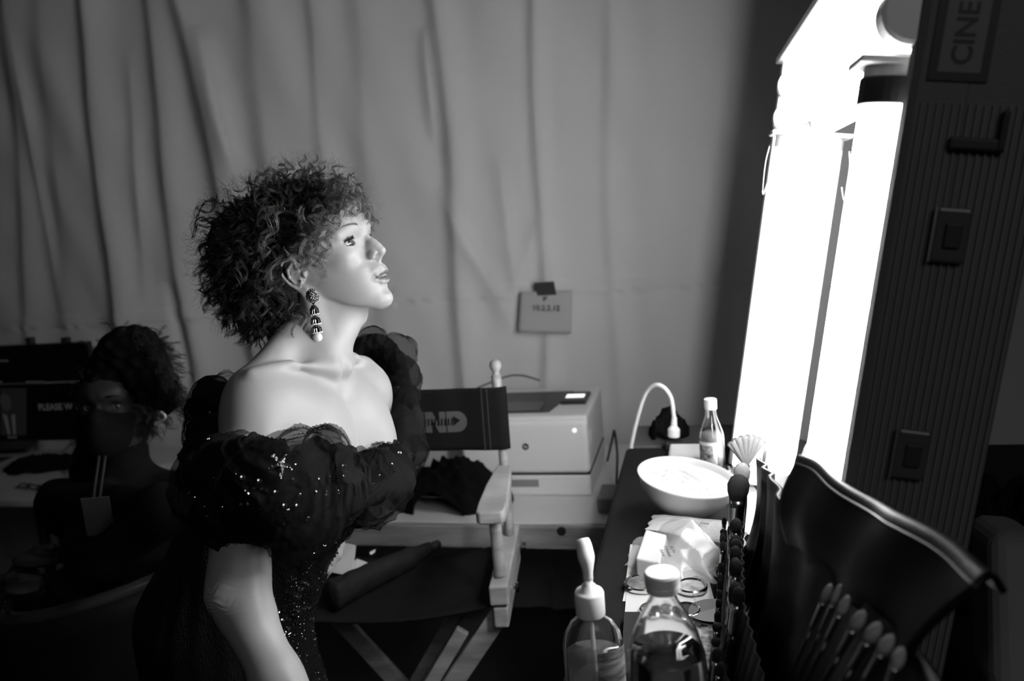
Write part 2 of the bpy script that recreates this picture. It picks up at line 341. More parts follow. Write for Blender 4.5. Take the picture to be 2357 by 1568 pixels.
for x in (XL + .05, XR - .05): bar((x, 1.55, .045), (x, 1.92, .045), .05, .035, 'foot_rail', M_wood, dc)
bar((XL + .08, 1.57, .42), (XR - .08, 1.57, .42), .05, .02, 'foot_rest', mat('dark_step', .06, .5), dc)
dc.matrix_world = Matrix.Translation((XR, 1.885, 0)) @ Matrix.Rotation(radians(8), 4, 'Z') @ Matrix.Translation((-XR, -1.885, 0)) @ dc.matrix_world
# things on the seat
zse = lambda x, y: .800 - .040 * sin(pi * min(max((x - XL + .02) / (XR - XL + .04), 0), 1)) ** .7
a = Pz(760, 1375, .80); b = Pz(990, 1262, .79); m = MB(); pts = curve_pts([a, a * .72 + b * .28 + V3(0, .01, .0), a * .35 + b * .65, b], 26); rr = [.026 + .012 * (1 - i / 26) + .0012 * sin(i * 1.3) - .010 * max(0, i - 20) / 6 for i in range(27)]
m.tube(pts, rr, 18, sq=.75); o = m.build('folded_umbrella', mat('black_nylon', .012, .65, spec=.2, bump=(30, .010, (1, 1, 1))), None, smooth=True); tag(o, 'folded black umbrella lying across the canvas seat', 'umbrella')
MB().tube([b, b + unit(b - a) * .03], .012, 12).build('handle', M_dark, o, smooth=True)
def card(nm, pts, th, m_, lab, cat, bump=0, **k):
    pts = [np.array(p, float) for p in pts]; n = unit(np.cross(pts[1] - pts[0], pts[2] - pts[0])); n = n if n[2] > 0 else -n; N = len(pts)
    o = MB().add(pts + [p + n * th for p in pts], [tuple(range(N)), tuple(range(2 * N - 1, N - 1, -1))] + [(i, N + i, N + (i + 1) % N, (i + 1) % N) for i in range(N)]).build(nm, m_, None)
    if lab: tag(o, lab, cat, **k)
    return o
q4 = [Pz(772, 1262, .80), Pz(822, 1277, .80), Pz(811, 1327, .783), Pz(752, 1316, .783)]
card('folded_card', [q4[0] + V3(0, 0, .02), q4[1] + V3(0, 0, .025), q4[2], q4[3]], .0015, M_pap, 'folded pale card standing on the seat beside her hand', 'card')
card('paper_slip', [Pz(822, 1287, .795), Pz(850, 1297, .79), Pz(812, 1325, .78), Pz(790, 1310, .78)], .0008, M_pap, 'white slip of paper lying under the folded card', 'paper')
card('paper_scrap', [Pz(851, 1272, .79), Pz(865, 1265, .79), Pz(862, 1273, .788), Pz(852, 1278, .788)], .001, M_pap, 'tiny white scrap on the seat above the umbrella', 'paper')
card('paper_scrap', [Pz(731, 1361, .775), Pz(736, 1353, .775), Pz(748, 1350, .775), Pz(744, 1356, .775)], .001, M_pap, 'tiny white scrap on the seat beside the gown', 'paper')
# ================================================================ folding table with the printer
M_tabw = mat('worn_plywood', .34, .55, var=(6, .24, .42, (1, 6, 6)), bump=(40, .0004)); M_ttop = mat('laminate_white', .74, .5)
ft = empty('folding_table', V3(-1, 2.5, 0), 'long pale folding table with a wooden front edge, holding the printer', 'table')
MB().box((-1.75, 2.125, .722), (-.255, 2.86, .742)).build('table_top', M_ttop, ft, bevel=.002)
MB().box((-1.75, 2.10, .672), (-.255, 2.1245, .740)).build('front_edge', M_tabw, ft, bevel=.004)
MB().lathe([(.0, 0), (.013, 0), (.013, .002), (.009, .003)], (Py(1293, 1222, 2.10)[0], 2.0995, Py(1293, 1222, 2.10)[2]), (0, -1, 0), 18, cap=True).build('screw_hole', M_dark, ft)
for x in (-1.70, -.31):
    for y in (2.16, 2.80): MB().tube([(x, y, 0), (x, y, .722)], .014, 12).build('leg', M_dark, ft, smooth=True)
# printer
M_prn = mat('printer_plastic', .84, .38); M_prn2 = mat('printer_dark', .025, .35)
pb = V3(-.765, 2.335, .742); pr = empty('laser_printer', V3(-.56, 2.5, .742), 'pale grey desktop laser printer with a dark output tray on the folding table', 'printer')
PX0, PX1, PY0, PY1 = -.768, -.358, 2.335, 2.72
MB().box((PX0, PY0, .742), (PX1, PY1, .812)).build('paper_drawer', M_prn, pr, bevel=.008)
MB().box((PX0 + .10, PY0 - .001, .772), (PX0 + .245, PY0 + .002, .797)).build('drawer_handle', mat('recess', .30, .5), pr, bevel=.002)
MB().box((PX0, PY0, .8145), (PX1, PY1, .988)).build('body', M_prn, pr, bevel=.014, segs=3)
MB().box((PX0 - .002, PY0 + .004, .960), (PX1 + .001, PY1, 1.000)).build('top_cover', M_prn, pr, bevel=.010, segs=3)
MB().add([(PX0 + .05, PY0 + .05, .9985), (PX1 - .125, PY0 + .05, .9985), (PX1 - .085, PY1 - .075, 1.0025), (PX0 + .09, PY1 - .075, 1.0025), (PX0 + .05, PY0 + .05, 1.0012), (PX1 - .125, PY0 + .05, 1.0012), (PX1 - .085, PY1 - .075, 1.004), (PX0 + .09, PY1 - .075, 1.004)],
         [(0, 1, 2, 3), (7, 6, 5, 4), (0, 4, 5, 1), (1, 5, 6, 2), (2, 6, 7, 3), (3, 7, 4, 0)]).build('output_tray', M_prn2, pr)
MB().box((PX0 + .10, PY0 + .06, 1.001), (PX1 - .16, PY0 + .17, 1.006)).build('tray_flap', mat('tray_grey', .10, .35), pr, bevel=.002)
kp = MB().box((PX1 - .105, PY0 + .14, .999), (PX1 - .020, PY0 + .27, 1.012)).build('control_panel', M_prn2, pr, bevel=.004)
MB().box((PX1 - .093, PY0 + .185, 1.0115), (PX1 - .033, PY0 + .225, 1.0135)).build('display', mat('lit_display', .8, .4, emit=1.2), kp)
MB().lathe([(0, 0), (.0065, 0), (.0065, .002), (0, .003)], (PX1 - .040, PY0 - .0003, .955), (0, -1, 0), 18).build('power_button', mat('lit_button', .9, .3, emit=.8), pr)
lgp = MB().lathe([(0, 0), (.0105, 0), (.0105, .0012), (0, .0012)], (PX0 + .212, PY0 - .0002, .905), (0, -1, 0), 28).build('maker_badge', mat('badge', .01, .5), pr)
text('hp', 'lettering', (PX0 + .212, PY0 - .0022, .906), (1, 0, .0), (.25, 0, 1), .012, M_prn, lgp, .0002, bold=.0003)
text('Enterprise', 'lettering', (PX0 + .055, PY0 - .0006, .838), (1, 0, 0), (0, 0, 1), .010, mat('print_ink', .15, .5), pr, .0001)
MB().box((PX1 - .0005, PY0 + .05, .90), (PX1 + .0015, PY0 + .075, .935)).build('side_latch', M_prn, pr, bevel=.001)
for z in (.8135,): MB().box((PX0 + .001, PY0 + .003, .811), (PX1 - .001, PY1 - .003, .8155)).build('seam', M_dark, pr)
# light box left of it, black cloth heap, cables
MB().box((-1.30, 2.50, .7435), (-.80, 2.76, .858)).build('storage_box', M_prn, None, bevel=.008); tag(bpy.data.objects['storage_box'], 'pale flat box on the folding table left of the printer', 'box')
gx = np.linspace(0, 1, 70); hx_, hy_ = np.meshgrid(gx, gx, indexing='ij')
def heap(nm, c, sx, sy, h, rot, seed, m_, lab, cat, z0):
    q = np.random.default_rng(seed); X_ = (hx_ - .5) * 2; Y_ = (hy_ - .5) * 2; r_ = np.sqrt(X_ ** 2 + Y_ ** 2 * 1.0); a_ = np.arctan2(Y_, X_); R_ = 1 + .12 * np.sin(3 * a_ + q.uniform(0, 6)) + .07 * np.sin(5 * a_ + q.uniform(0, 6))
    t_1 = np.clip(1 - (r_ / R_ / .98) ** 2, 0, 1); Zh = h * t_1 ** .55 * (.75 + .25 * np.sin(X_ * 4 + q.uniform(0, 6)) * np.cos(Y_ * 3))
    for k in range(9):
        an = q.uniform(0, pi); f_ = q.uniform(5, 13); Zh += h * .10 * t_1 ** .5 * (1 - np.abs(np.sin(f_ * (X_ * cos(an) + Y_ * sin(an)) + 1.5 * np.sin(3 * Y_) + q.uniform(0, 6)))) ** 2
    sc_ = np.minimum(1, R_ * .98 / (r_ + 1e-6)); X_ = X_ * sc_; Y_ = Y_ * sc_
    v_ = np.stack([c[0] + X_ * sx * cos(rot) - Y_ * sy * sin(rot), c[1] + X_ * sx * sin(rot) + Y_ * sy * cos(rot), z0 + .003 + Zh], -1).reshape(-1, 3)
    I = np.arange(4900).reshape(70, 70); qd = np.stack([I[:-1, :-1], I[1:, :-1], I[1:, 1:], I[:-1, 1:]], -1).reshape(-1, 4)
    return tag(link_mesh(np_mesh(nm, v_, qd), nm, m_, None, solid=.004), lab, cat)
M_blkc = mat('black_cotton', .006, .9, spec=.1, bump=(160, .0008))
cA = Pz(1015, 1158, .75); heap('jacket', cA, .25, .085, .13, -.02, 4, M_blkc, 'black jacket heaped on the folding table behind the director chair', 'jacket', .742)
def cable(nm, pts, r, m_, lab, n=60): return tag(MB().tube(curve_pts(pts, n), r, 10).build(nm, m_, None, smooth=True), lab, 'cable')
cable('printer_cable', [(-.34, 2.62, .76), (-.31, 2.56, .86), (-.295, 2.50, .90), (-.285, 2.45, .84), (-.29, 2.42, .75)], .004, M_dark, 'black cable looping beside the printer')
cable('top_cable', [(-.82, 2.74, 1.00), (-.72, 2.78, 1.03), (-.66, 2.80, 1.03), (-.60, 2.84, 1.00)], .003, M_dark, 'thin cable behind the printer top', 30)
MB().box((-.325, 2.20, .7425), (-.265, 2.33, .785)).build('power_adapter', mat('adapter_grey', .20, .5), None, bevel=.006); tag(bpy.data.objects['power_adapter'], 'grey power adapter on the table right of the printer', 'adapter')
# note taped to the fabric wall
nc = [Py(x, y, 2.955) for x, y in ((1197, 672), (1318, 668), (1316, 767), (1194, 762))]
def notef(i, j):
    a = nc[0] * (1 - i) + nc[1] * i; b = nc[3] * (1 - i) + nc[2] * i; p = a * (1 - j) + b * j; return p + V3(0, -.010 * (j ** 2) * (1.2 - i) - .004 * sin(pi * i), 0)
nt_ = MB().grid(notef, 16, 12).build('note', mat('note_paper', .55, .8), None, smooth=True, solid=.0006); tag(nt_, 'pale paper note taped to the fabric wall', 'note')
tp = [Py(x, y, 2.950) for x, y in ((1228, 651), (1275, 648), (1281, 679), (1237, 681))]; 
MB().add([p + V3(0, o_1, 0) for o_1 in (0, .001) for p in tp], [(0, 1, 2, 3), (7, 6, 5, 4), (0, 4, 5, 1), (1, 5, 6, 2), (2, 6, 7, 3), (3, 7, 4, 0)]).build('tape', mat('grey_tape', .045, .7), nt_)
ux = unit(nc[1] - nc[0]); uy = unit(nc[0] - nc[3])
text('10.2.2.12', 'lettering', Py(1257, 710, 2.940), ux, uy, .030, mat('grey_ink', .10, .7), nt_, .0001, bold=.0005); text('IP', 'lettering', Py(1255, 688, 2.940), ux, uy, .022, bpy.data.materials['grey_ink'], nt_, .0001, bold=.0005)
# ================================================================ things on the dressing table (top at z = 1.0)
M_glass = mat('clear_glass', .98, .02, trans=1.0, ior=1.45); M_pet = mat('clear_plastic', .97, .06, trans=1.0, ior=1.25); M_water = mat('water', .97, .0, trans=1.0, ior=1.33)
M_film = bpy.data.materials.new('clear_film'); M_film.use_nodes = True; b = M_film.node_tree.nodes['Principled BSDF']; b.inputs['Base Color'].default_value = (.8, .8, .8, 1); b.inputs['Roughness'].default_value = .12; b.inputs['Alpha'].default_value = .30; b.inputs['Specular IOR Level'].default_value = .8
M_bag = M_film.copy(); M_bag.name = 'bag_film'; M_bag.node_tree.nodes['Principled BSDF'].inputs['Alpha'].default_value = .42
M_cap = mat('white_cap', .75, .4); M_bowl = mat('white_bowl', .62, .35)
ZT = 1.0
def top(o, lab, cat, **k): return tag(o, lab, cat, **k)
# bowl of crumpled tissue, tilted towards the camera
bc = Pz(1571, 1188, ZT); bc[2] = ZT; ba = unit((.17, -.05, 1)); 
bw = empty('bowl', bc, 'white round bowl heaped with crumpled tissue on the black table', 'bowl')
rb_ = .099; bcz = bc + V3(.004, .005, .024)
MB().lathe([(.03, -.018), (.050, -.012), (.075, .010), (.092, .036), (rb_, .056), (rb_ + .003, .060), (rb_ + .001, .062), (rb_ - .005, .056), (.084, .032), (.06, .008), (.0, -.004)], bcz, ba, 64).build('shell', M_bowl, bw, smooth=True)
r3 = np.random.default_rng(9); A_ = unit(np.cross(ba, V3(0, 1, 0))); B_ = np.cross(ba, A_)
def tis(i, j):
    th = 2 * pi * i; r = .092 * j; h = .048 + .010 * (1 - j ** 2)
    return bcz + (A_ * cos(th) + B_ * sin(th)) * r + ba * (h + .005 * abs(sin(r * cos(th) * 90 + 2 * sin(r * sin(th) * 60))) * (1 - j ** 4) + .004 * abs(sin(r * sin(th) * 130 + 2 * sin(r * cos(th) * 80))) * (1 - j ** 4))
MB().grid(tis, 90, 26, closeu=True).build('tissue', mat('tissue', .72, .9, bump=(120, .002)), bw, smooth=True)
# power strip box, cord with its plug, black pouch behind
xb = Pz(1590, 1050, ZT)
ps = MB().box((-.095, 1.80, 1.0), (-.005, 1.955, 1.030)).build('white_box', M_cap, None, bevel=.006, segs=3); top(ps, 'white plastic adapter box at the far end of the black table', 'box')
MB().lathe([(0, 0), (.004, 0), (.004, .001), (0, .001)], (-.082, 1.799, 1.010), (0, -1, 0), 12).build('hole', M_dark, ps)
pc0 = Py(1551, 1018, 2.0); crd = [Py(1452, 1035, 2.03) - V3(0, 0, .05), Py(1452, 1035, 2.03), Py(1468, 960, 2.03), Py(1488, 903, 2.02), Py(1516, 886, 2.0), Py(1543, 912, 2.0), Py(1552, 965, 2.0)]
co = cable('looped_cable', crd, .0055, mat('white_cord', .7, .45), 'white power cord arching over the end of the black table')
m = MB(); a = Py(1552, 960, 2.0); b_ = Py(1550, 1016, 2.0); m.lathe([(.006, 0), (.0075, .004), (.0062, .007), (.0078, .011), (.0065, .014), (.0082, .018), (.0070, .022), (.012, .028), (.0155, .032), (.0155, .052), (.012, .054)], a, b_ - a, 16, sx=.75); m.build('plug', M_cap, co, bevel=.001)
MB().box((pc0[0] - .022, 1.985, 1.0), (pc0[0] + .022, 2.018, pc0[2] + .003)).build('outlet_block', M_dark, None, bevel=.004); top(bpy.data.objects['outlet_block'], 'small black outlet block under the white plug', 'outlet')
pp_ = heap('pouch_bag', (-.105, 2.12), .055, .045, .06, 0, 12, M_blkc, 'black soft pouch lying behind the white plug', 'pouch', 1.0)
MB().box((-.20, 2.03, .98), (.10, 2.22, 1.0)).build('shelf_board', M_blk, None, bevel=.003); top(bpy.data.objects['shelf_board'], 'black shelf board butted to the far end of the makeup table', 'shelf'); bpy.data.objects['shelf_board'].parent = None
# glass juice bottle by the tube
gb = Pz(1657, 1098, ZT); gb = V3(.008, 1.80, ZT); gl = empty('glass_bottle', gb, 'small glass bottle with a pale cap and printed label near the far tube', 'bottle')
prof = [(.022, .002), (.027, .006), (.0275, .05), (.0275, .092), (.026, .104), (.020, .124), (.0145, .140), (.0125, .150), (.0122, .162)]
MB().lathe([(r - .0022, h + .004 * (k == 0)) for k, (r, h) in enumerate(prof)][::-1] + prof, gb, (0, 0, 1), 40, cap=False).build('glass', M_glass, gl, smooth=True)
MB().lathe([(.0, .006)] + [(r - .0035, h) for r, h in prof[1:5]] + [(0, .104)], gb, (0, 0, 1), 32).build('drink', mat('pale_drink', .35, .3), gl, smooth=True)
MB().lathe([(.0136, .160), (.0142, .162), (.0142, .181), (.0136, .183), (0, .183)], gb, (0, 0, 1), 28).build('cap', M_cap, gl, smooth=False)
def arcf(c, r, a0, a1, z0, z1): return lambda i, j: V3(c[0] + r * cos(a0 + (a1 - a0) * i), c[1] + r * sin(a0 + (a1 - a0) * i), z0 + (z1 - z0) * j)
lb = MB().grid(arcf(gb, .0283, radians(-175), radians(-70), 1.022, 1.088), 20, 2).build('label', mat('label_paper', .55, .6), gl, smooth=True, solid=.0003)
MB().grid(arcf(gb, .0286, radians(-160), radians(-88), 1.030, 1.080), 20, 2).build('label_picture', mat('engraving', .25, .6, var=(120, .08, .5)), lb, smooth=True)
# sealed plastic packets
def crumple(nm, corners, h, seed, m_, lab, cat, n=60, amp=.006, z0=None, fr=60):
    c = [np.array(p, float) for p in corners]; q = np.random.default_rng(seed); ph = q.uniform(0, 6.3, 20); dr_ = q.normal(size=(12, 3)); dr_ /= np.linalg.norm(dr_, axis=1, keepdims=True)
    V_ = [];
    for s_1 in (0, 1):
        for i in range(n):
            for j in range(n):
                u, v = i / (n - 1), j / (n - 1); p = (c[0] * (1 - u) + c[1] * u) * (1 - v) + (c[3] * (1 - u) + c[2] * u) * v; e = (sin(pi * u) * sin(pi * v)) ** .5
                r_1 = sum(abs(sin(fr * (p @ dr_[k]) + ph[k])) ** 1.0 * (1.0 / (1 + k * .25)) for k in range(7)) / 4.5
                if s_1: z = h * e + amp * (1 - r_1) * (.3 + e)
                else: z = .0008
                ed = (1 - e) * .0
                V_.append(p + V3(amp * .6 * sin(ph[0] + v * 14) * (1 - e), amp * .6 * sin(ph[1] + u * 12) * (1 - e), z))
    F_ = []
    for s_1 in (0, 1):
        o = s_1 * n * n
        for i in range(n - 1):
            for j in range(n - 1):
                f = (o + i * n + j, o + (i + 1) * n + j, o + (i + 1) * n + j + 1, o + i * n + j + 1); F_.append(f if s_1 else f[::-1])
    me = bpy.data.meshes.new(nm); me.from_pydata([tuple(v) for v in V_], [], F_); o = link_mesh(me, nm, m_, None, smooth=True); return top(o, lab, cat)
pk = crumple('wipes_packet', [Pz(1487, 1218, 1.03), Pz(1712, 1262, 1.03), Pz(1722, 1208, 1.035), Pz(1505, 1185, 1.03)], .010, 5, mat('packet_film', .62, .25, bump=(90, .002)), 'long sealed white packet with printed marks lying below the bowl', 'packet', amp=.004)
z_ = 1.048; e_x = unit(Pz(1700, 1235, z_) - Pz(1500, 1205, z_)); e_y = unit(Pz(1505, 1185, z_) - Pz(1487, 1218, z_))
pi_ = mat('packet_print', .06, .5); pg_ = mat('packet_grey', .30, .5)
for s_1, px, py, sz in (('Hot', 1622, 1205, .010), ('K', 1609, 1210, .009), ('181', 1680, 1207, .006), ('V V', 1595, 1208, .008)): text(s_1, 'lettering', Pz(px, py, z_), e_x, e_y, sz, pi_, pk, .0001, bold=.0002)
ch = MB()
for px in (1668, 1690):
    c = Pz(px, 1225, z_ - .001)
    for sg in (1, -1):
        ch.box((0, -.0016, 0), (.013, .0016, .0006), M=lambda x, y, z: c + e_x * (x * .7 - .006) + e_y * (sg * x * .7 + y) + V3(0, 0, z))
ch.build('chevrons', pg_, pk)
# white sponge block in a cellophane bag, clear makeup bag with small print
sb = [Pz(1464, 1300, 1.03), Pz(1520, 1312, 1.03), Pz(1535, 1245, 1.03), Pz(1487, 1232, 1.03)]
bx = MB(); hz_ = V3(0, 0, .040); bx.add([p - V3(0, 0, .028) for p in sb] + [p + V3(0, 0, .012) for p in sb], [(0, 1, 2, 3), (7, 6, 5, 4), (0, 4, 5, 1), (1, 5, 6, 2), (2, 6, 7, 3), (3, 7, 4, 0)])
top(bx.build('sponge_block', mat('white_foam', .72, .8), None, bevel=.003), 'white rectangular sponge block left of the clear bag', 'sponge')
top(crumple('clear_bag', [Pz(1500, 1320, 1.01), Pz(1640, 1340, 1.01), Pz(1668, 1225, 1.01), Pz(1520, 1205, 1.01)], .034, 8, M_bag, 'crumpled clear plastic bag with small print beside the sponge', 'plastic bag', amp=.018, fr=60, n=44), 'crumpled clear plastic bag with small print beside the sponge block', 'plastic bag')
cb = bpy.data.objects['clear_bag']
for k, s_1 in enumerate(('All One', 'Professional', 'Makeup')):
    text(s_1, 'lettering', Pz(1549 - k * 12, 1265 + k * 4, 1.062), unit(Pz(1556, 1300, 1.06) - Pz(1548, 1240, 1.06)), unit(Pz(1600, 1250, 1.06) - Pz(1540, 1260, 1.06)), .0085, pi_, cb, .0001)
crumple('cellophane_bag', [Pz(1600, 1335, 1.004), Pz(1650, 1330, 1.004), Pz(1680, 1240, 1.004), Pz(1640, 1220, 1.004)], .020, 18, M_film, 'small cellophane bag lying right of the crumpled clear bag', 'plastic bag', amp=.008, fr=90)
crumple('cellophane_wrap', [Pz(1440, 1302, 1.004), Pz(1480, 1312, 1.004), Pz(1500, 1230, 1.004), Pz(1462, 1240, 1.004)], .006, 28, M_film, 'clear wrapper poking out left of the sponge block', 'wrapper', amp=.004, n=30)
# white sheets under everything
def flat(nm, px, z, m_, lab, cat, th=.0008): return card(nm, [Pz(x, y, z) for x, y in px], th, m_, lab, cat)
flat('paper_sheet', [(1451, 1254), (1468, 1256), (1630, 1330), (1645, 1385), (1433, 1385), (1438, 1360)], 1.0010, M_pap, 'white paper sheet under the sponge block', 'paper')
flat('paper_sheet', [(1443, 1345), (1485, 1352), (1560, 1370), (1640, 1400), (1640, 1480), (1440, 1480), (1437, 1430)], 1.0022, M_pap, 'white paper sheet under the round compacts', 'paper')
flat('napkin', [(1600, 1375), (1636, 1383), (1634, 1450), (1600, 1440)], 1.0036, mat('napkin_paper', .62, .9, bump=(60, .002)), 'creased napkin beside the round hand mirror', 'napkin')
def compact(px, py, r, lab, tilt=0, z=1.004, nm='compact', powder=.25):
    c = Pz(px, py, z); e = empty(nm, c, lab, 'compact'); MB().lathe([(r - .002, 0), (r, .002), (r, .007), (r - .002, .009), (r - .004, .0085), (r - .005, .006), (0, .006)], c, (0, 0, 1), 40).build('case', M_chr, e, smooth=False)
    MB().lathe([(r - .006, .0055), (r - .006, .0072), (0, .0076)], c, (0, 0, 1), 36).build('powder', mat('powder', powder, .8, var=(60, powder * .4, powder)), e, smooth=False); return e
compact(1478, 1350, .030, 'round chrome compact with a dark eye motif on the left'); compact(1592, 1357, .026, 'small round chrome compact right of the bottle cap', powder=.6)
compact(1500, 1410, .019, 'small dark round pot left behind the water bottle', powder=.05); compact(1540, 1408, .020, 'round chrome pot behind the middle of the water bottle', powder=.3); compact(1580, 1412, .022, 'dark round pot with bright flecks behind the water bottle', powder=.03)
hm_c = Pz(1645, 1418, 1.004); hm = empty('hand_mirror', hm_c, 'round chrome rimmed mirror with a glaring reflection beside the water bottle', 'mirror')
MB().lathe([(.040, 0), (.043, .003), (.042, .006), (.039, .0075)], hm_c, (0, 0, 1), 48, cap=True).build('rim', M_chr, hm, smooth=False)
MB().lathe([(.039, .0076), (0, .0085)], hm_c, (-.05, .10, 1), 48, cap=False).build('glass', M_mirror, hm, smooth=True)
gt = mat('marbled_card', .5, .35, var=(90, .12, .75)); 
gb_ = card('marbled_palette', [Pz(1612, 1560, 1.010), Pz(1680, 1558, 1.010), Pz(1672, 1458, 1.010), Pz(1615, 1458, 1.010)], .010, gt, 'grey marbled palette box lower right of the water bottle', 'palette'); 
card('dark_palette', [Pz(1430, 1568, 1.002), Pz(1470, 1568, 1.002), Pz(1475, 1425, 1.002), Pz(1438, 1425, 1.002)], .012, mat('palette_black', .03, .3), 'narrow dark palette between the two bottles', 'palette')
for k, (px, py) in enumerate(((1688, 1420), (1690, 1432), (1684, 1440))):
    a = Pz(px - 30, py + 22, 1.012); b_ = Pz(px + 8, py, 1.020); o = MB().tube([a, b_], [.0010, .0006], 6).build('hair_pin', M_chr, None, smooth=True); top(o, f'thin metal pin, {["upper", "middle", "lower"][k]} of the three fanned beside the round mirror', 'pin', group='pins beside the round mirror')
# pump bottle
def solve_top(px, py, zt): return Pz(px, py, zt)
pbx = Pz(1360, 1420, 1.155); pbx[2] = ZT; pu = empty('pump_bottle', pbx, 'clear pump bottle of sanitizer gel with white pump at the front left corner', 'bottle')
rx, ry = .036, .025
def lathe_sup(prof, c, sx, nm, m_, par, n=44, **k): return MB().lathe(prof, c, (0, 0, 1), n, sx=sx, xa=(1, .15, 0)).build(nm, m_, par, smooth=True, **k)
bp_ = [(.030, .001), (.036, .006), (.0365, .06), (.0365, .118), (.034, .134), (.026, .148), (.0165, .156), (.0155, .160)]
lathe_sup([(r - .0018, h + .003 * (k == 0)) for k, (r, h) in enumerate(bp_)][::-1] + bp_, pbx, .72, 'shell', M_pet, pu)
lathe_sup([(0, .005)] + [(r - .0045, h) for r, h in bp_[1:3]] + [(.032, .112), (0, .1125)], pbx, .70, 'gel', mat('gel', .80, .1, trans=.85, ior=1.33), pu)
lathe_sup([(.0172, .158), (.0178, .160), (.0178, .186), (.0165, .189), (.009, .190), (.0085, .196), (.0055, .197), (.0052, .212), (0, .212)], pbx, 1, 'collar', M_cap, pu, n=36)
sp = MB(); c = pbx + V3(0, 0, .212); d1 = unit((-.15, .6, .65)); sp.tube(curve_pts([c - V3(0, 0, .008), c + V3(0, 0, .008), c + V3(-.002, .006, .022), c + V3(-.006, .014, .036)], 14), [.0062, .0062, .0062, .0066, .0072, .008, .009, .0098, .0102, .0102, .010, .0098, .0095, .009, .008], 14, sq=1.1, upv=(1, 0, 0)); sp.build('nozzle', M_cap, pu, smooth=True)
MB().tube([pbx + V3(0, 0, .16), pbx + V3(.002, 0, .012)], .0028, 8).build('dip_tube', M_cap, pu, smooth=True)
lbm = mat('gel_label', .30, .5, var=(40, .12, .5, (1, 1, 5)))
MB().grid(lambda i, j: pbx + V3(cos(radians(-75 + 105 * i)) * .0375, sin(radians(-75 + 105 * i)) * .0275, .018 + .105 * j), 20, 4).build('label', lbm, pu, smooth=True)
# big water bottle
wb = Pz(1526, 1368, 1.235); wb[2] = ZT; wt = empty('water_bottle', wb, 'large clear water bottle with a white cap in the front of the table', 'bottle')
wp = [(.034, .002), (.041, .008), (.042, .05), (.0405, .075), (.042, .10), (.0425, .150), (.0410, .168), (.0345, .192), (.024, .214), (.0158, .228), (.0138, .234), (.0136, .246)]
MB().lathe([(r - .0012, h + .003 * (k == 0)) for k, (r, h) in enumerate(wp)][::-1] + wp, wb, (0, 0, 1), 56, cap=False).build('shell', M_pet, wt, smooth=True)
MB().lathe([(0, .006)] + [(r - .003, h) for r, h in wp[1:7]] + [(.0375, .172), (0, .1722)], wb, (0, 0, 1), 48).build('water', M_water, wt, smooth=True)
MB().lathe([(.0175, .240), (.0182, .241), (.0182, .247), (.0175, .248), (.0185, .249), (.0185, .258), (.0170, .2605), (0, .261)], wb, (0, 0, 1), 40).build('cap', M_cap, wt, smooth=False)
wl = MB().grid(lambda i, j: wb + V3(cos(radians(-205 + 200 * i)) * .0430, sin(radians(-205 + 200 * i)) * .0430, .062 + .075 * j), 40, 5).build('label', mat('wave_label', .2, .45, var=(14, .04, .38, (1, 1, 7), 1.5)), wt, smooth=True, solid=.0003)
# glasses case / curled ring behind the fan brush
cl = MB(); c = P(1840, 985, 1.35); 
cl.tube([c + CR[:, 0] * .014 * cos(t) + CR[:, 1] * .034 * sin(t) for t in np.linspace(0, 2 * pi, 40)], .0014, 6, cap=False); cl = cl.build('metal_rim', M_chr, None, smooth=True)
# ================================================================ brush roll standing in front of the mirror
LR_ = .85; HR_ = .25
R_bot = [V3(.048, 1.385, 1.0), V3(.018, .95, 1.0), V3(-.002, .52, 1.0)]; R_top = [V3(.078, 1.316, 1.22), V3(.072, .93, 1.285), V3(.150, .56, 1.284)]; R0 = R_bot[0]
def BR(a, b, c):                                         # a along the roll, b up its face, c out towards the woman
    t = a / LR_ * 2; k = 0 if t < 1 else 1; t -= k; lo_ = R_bot[k] * (1 - t) + R_bot[k + 1] * t; hi_ = R_top[k] * (1 - t) + R_top[k + 1] * t
    up = hi_ - lo_; n = unit(np.cross(up, R_bot[k + 1] - R_bot[k])); n = n if n[0] < 0 else -n
    return lo_ + up * (b / HR_) + n * c
M_lea = mat('black_leather', .006, .45, spec=.14, bump=(260, .0003)); M_leai = mat('roll_inside', .010, .6, spec=.2); M_fer = mat('ferrule', .45, .22, metal=1.0); M_hdl = mat('brush_handle', .012, .18, spec=.6); M_bri = mat('bristles', .32, .8, bump=(700, .001)); M_brid = mat('dark_bristles', .018, .85, bump=(700, .001))
rl = empty('brush_roll', R0, 'black leather brush roll standing open in front of the mirror', 'brush roll')
MB().grid(lambda i, j: BR(-.02 + (LR_ + .05) * i, .0 + HR_ * (.92 + .10 * min(1, i * 3)) * j, -.006 - .012 * sin(pi * j) + .004 * sin(i * 40)), 70, 12).build('back_panel', M_lea, rl, smooth=True, solid=.006)
for z0, z1, c in ((.0, .50, .010), (.0, .26, .022)):
    MB().grid(lambda i, j: BR(-.015 + LR_ * i, .002 + HR_ * (z0 + (z1 - z0) * j), c + .004 * abs(sin(i * LR_ * 105))), 240, 5).build('pocket_row', M_leai, rl, smooth=True, solid=.0016)
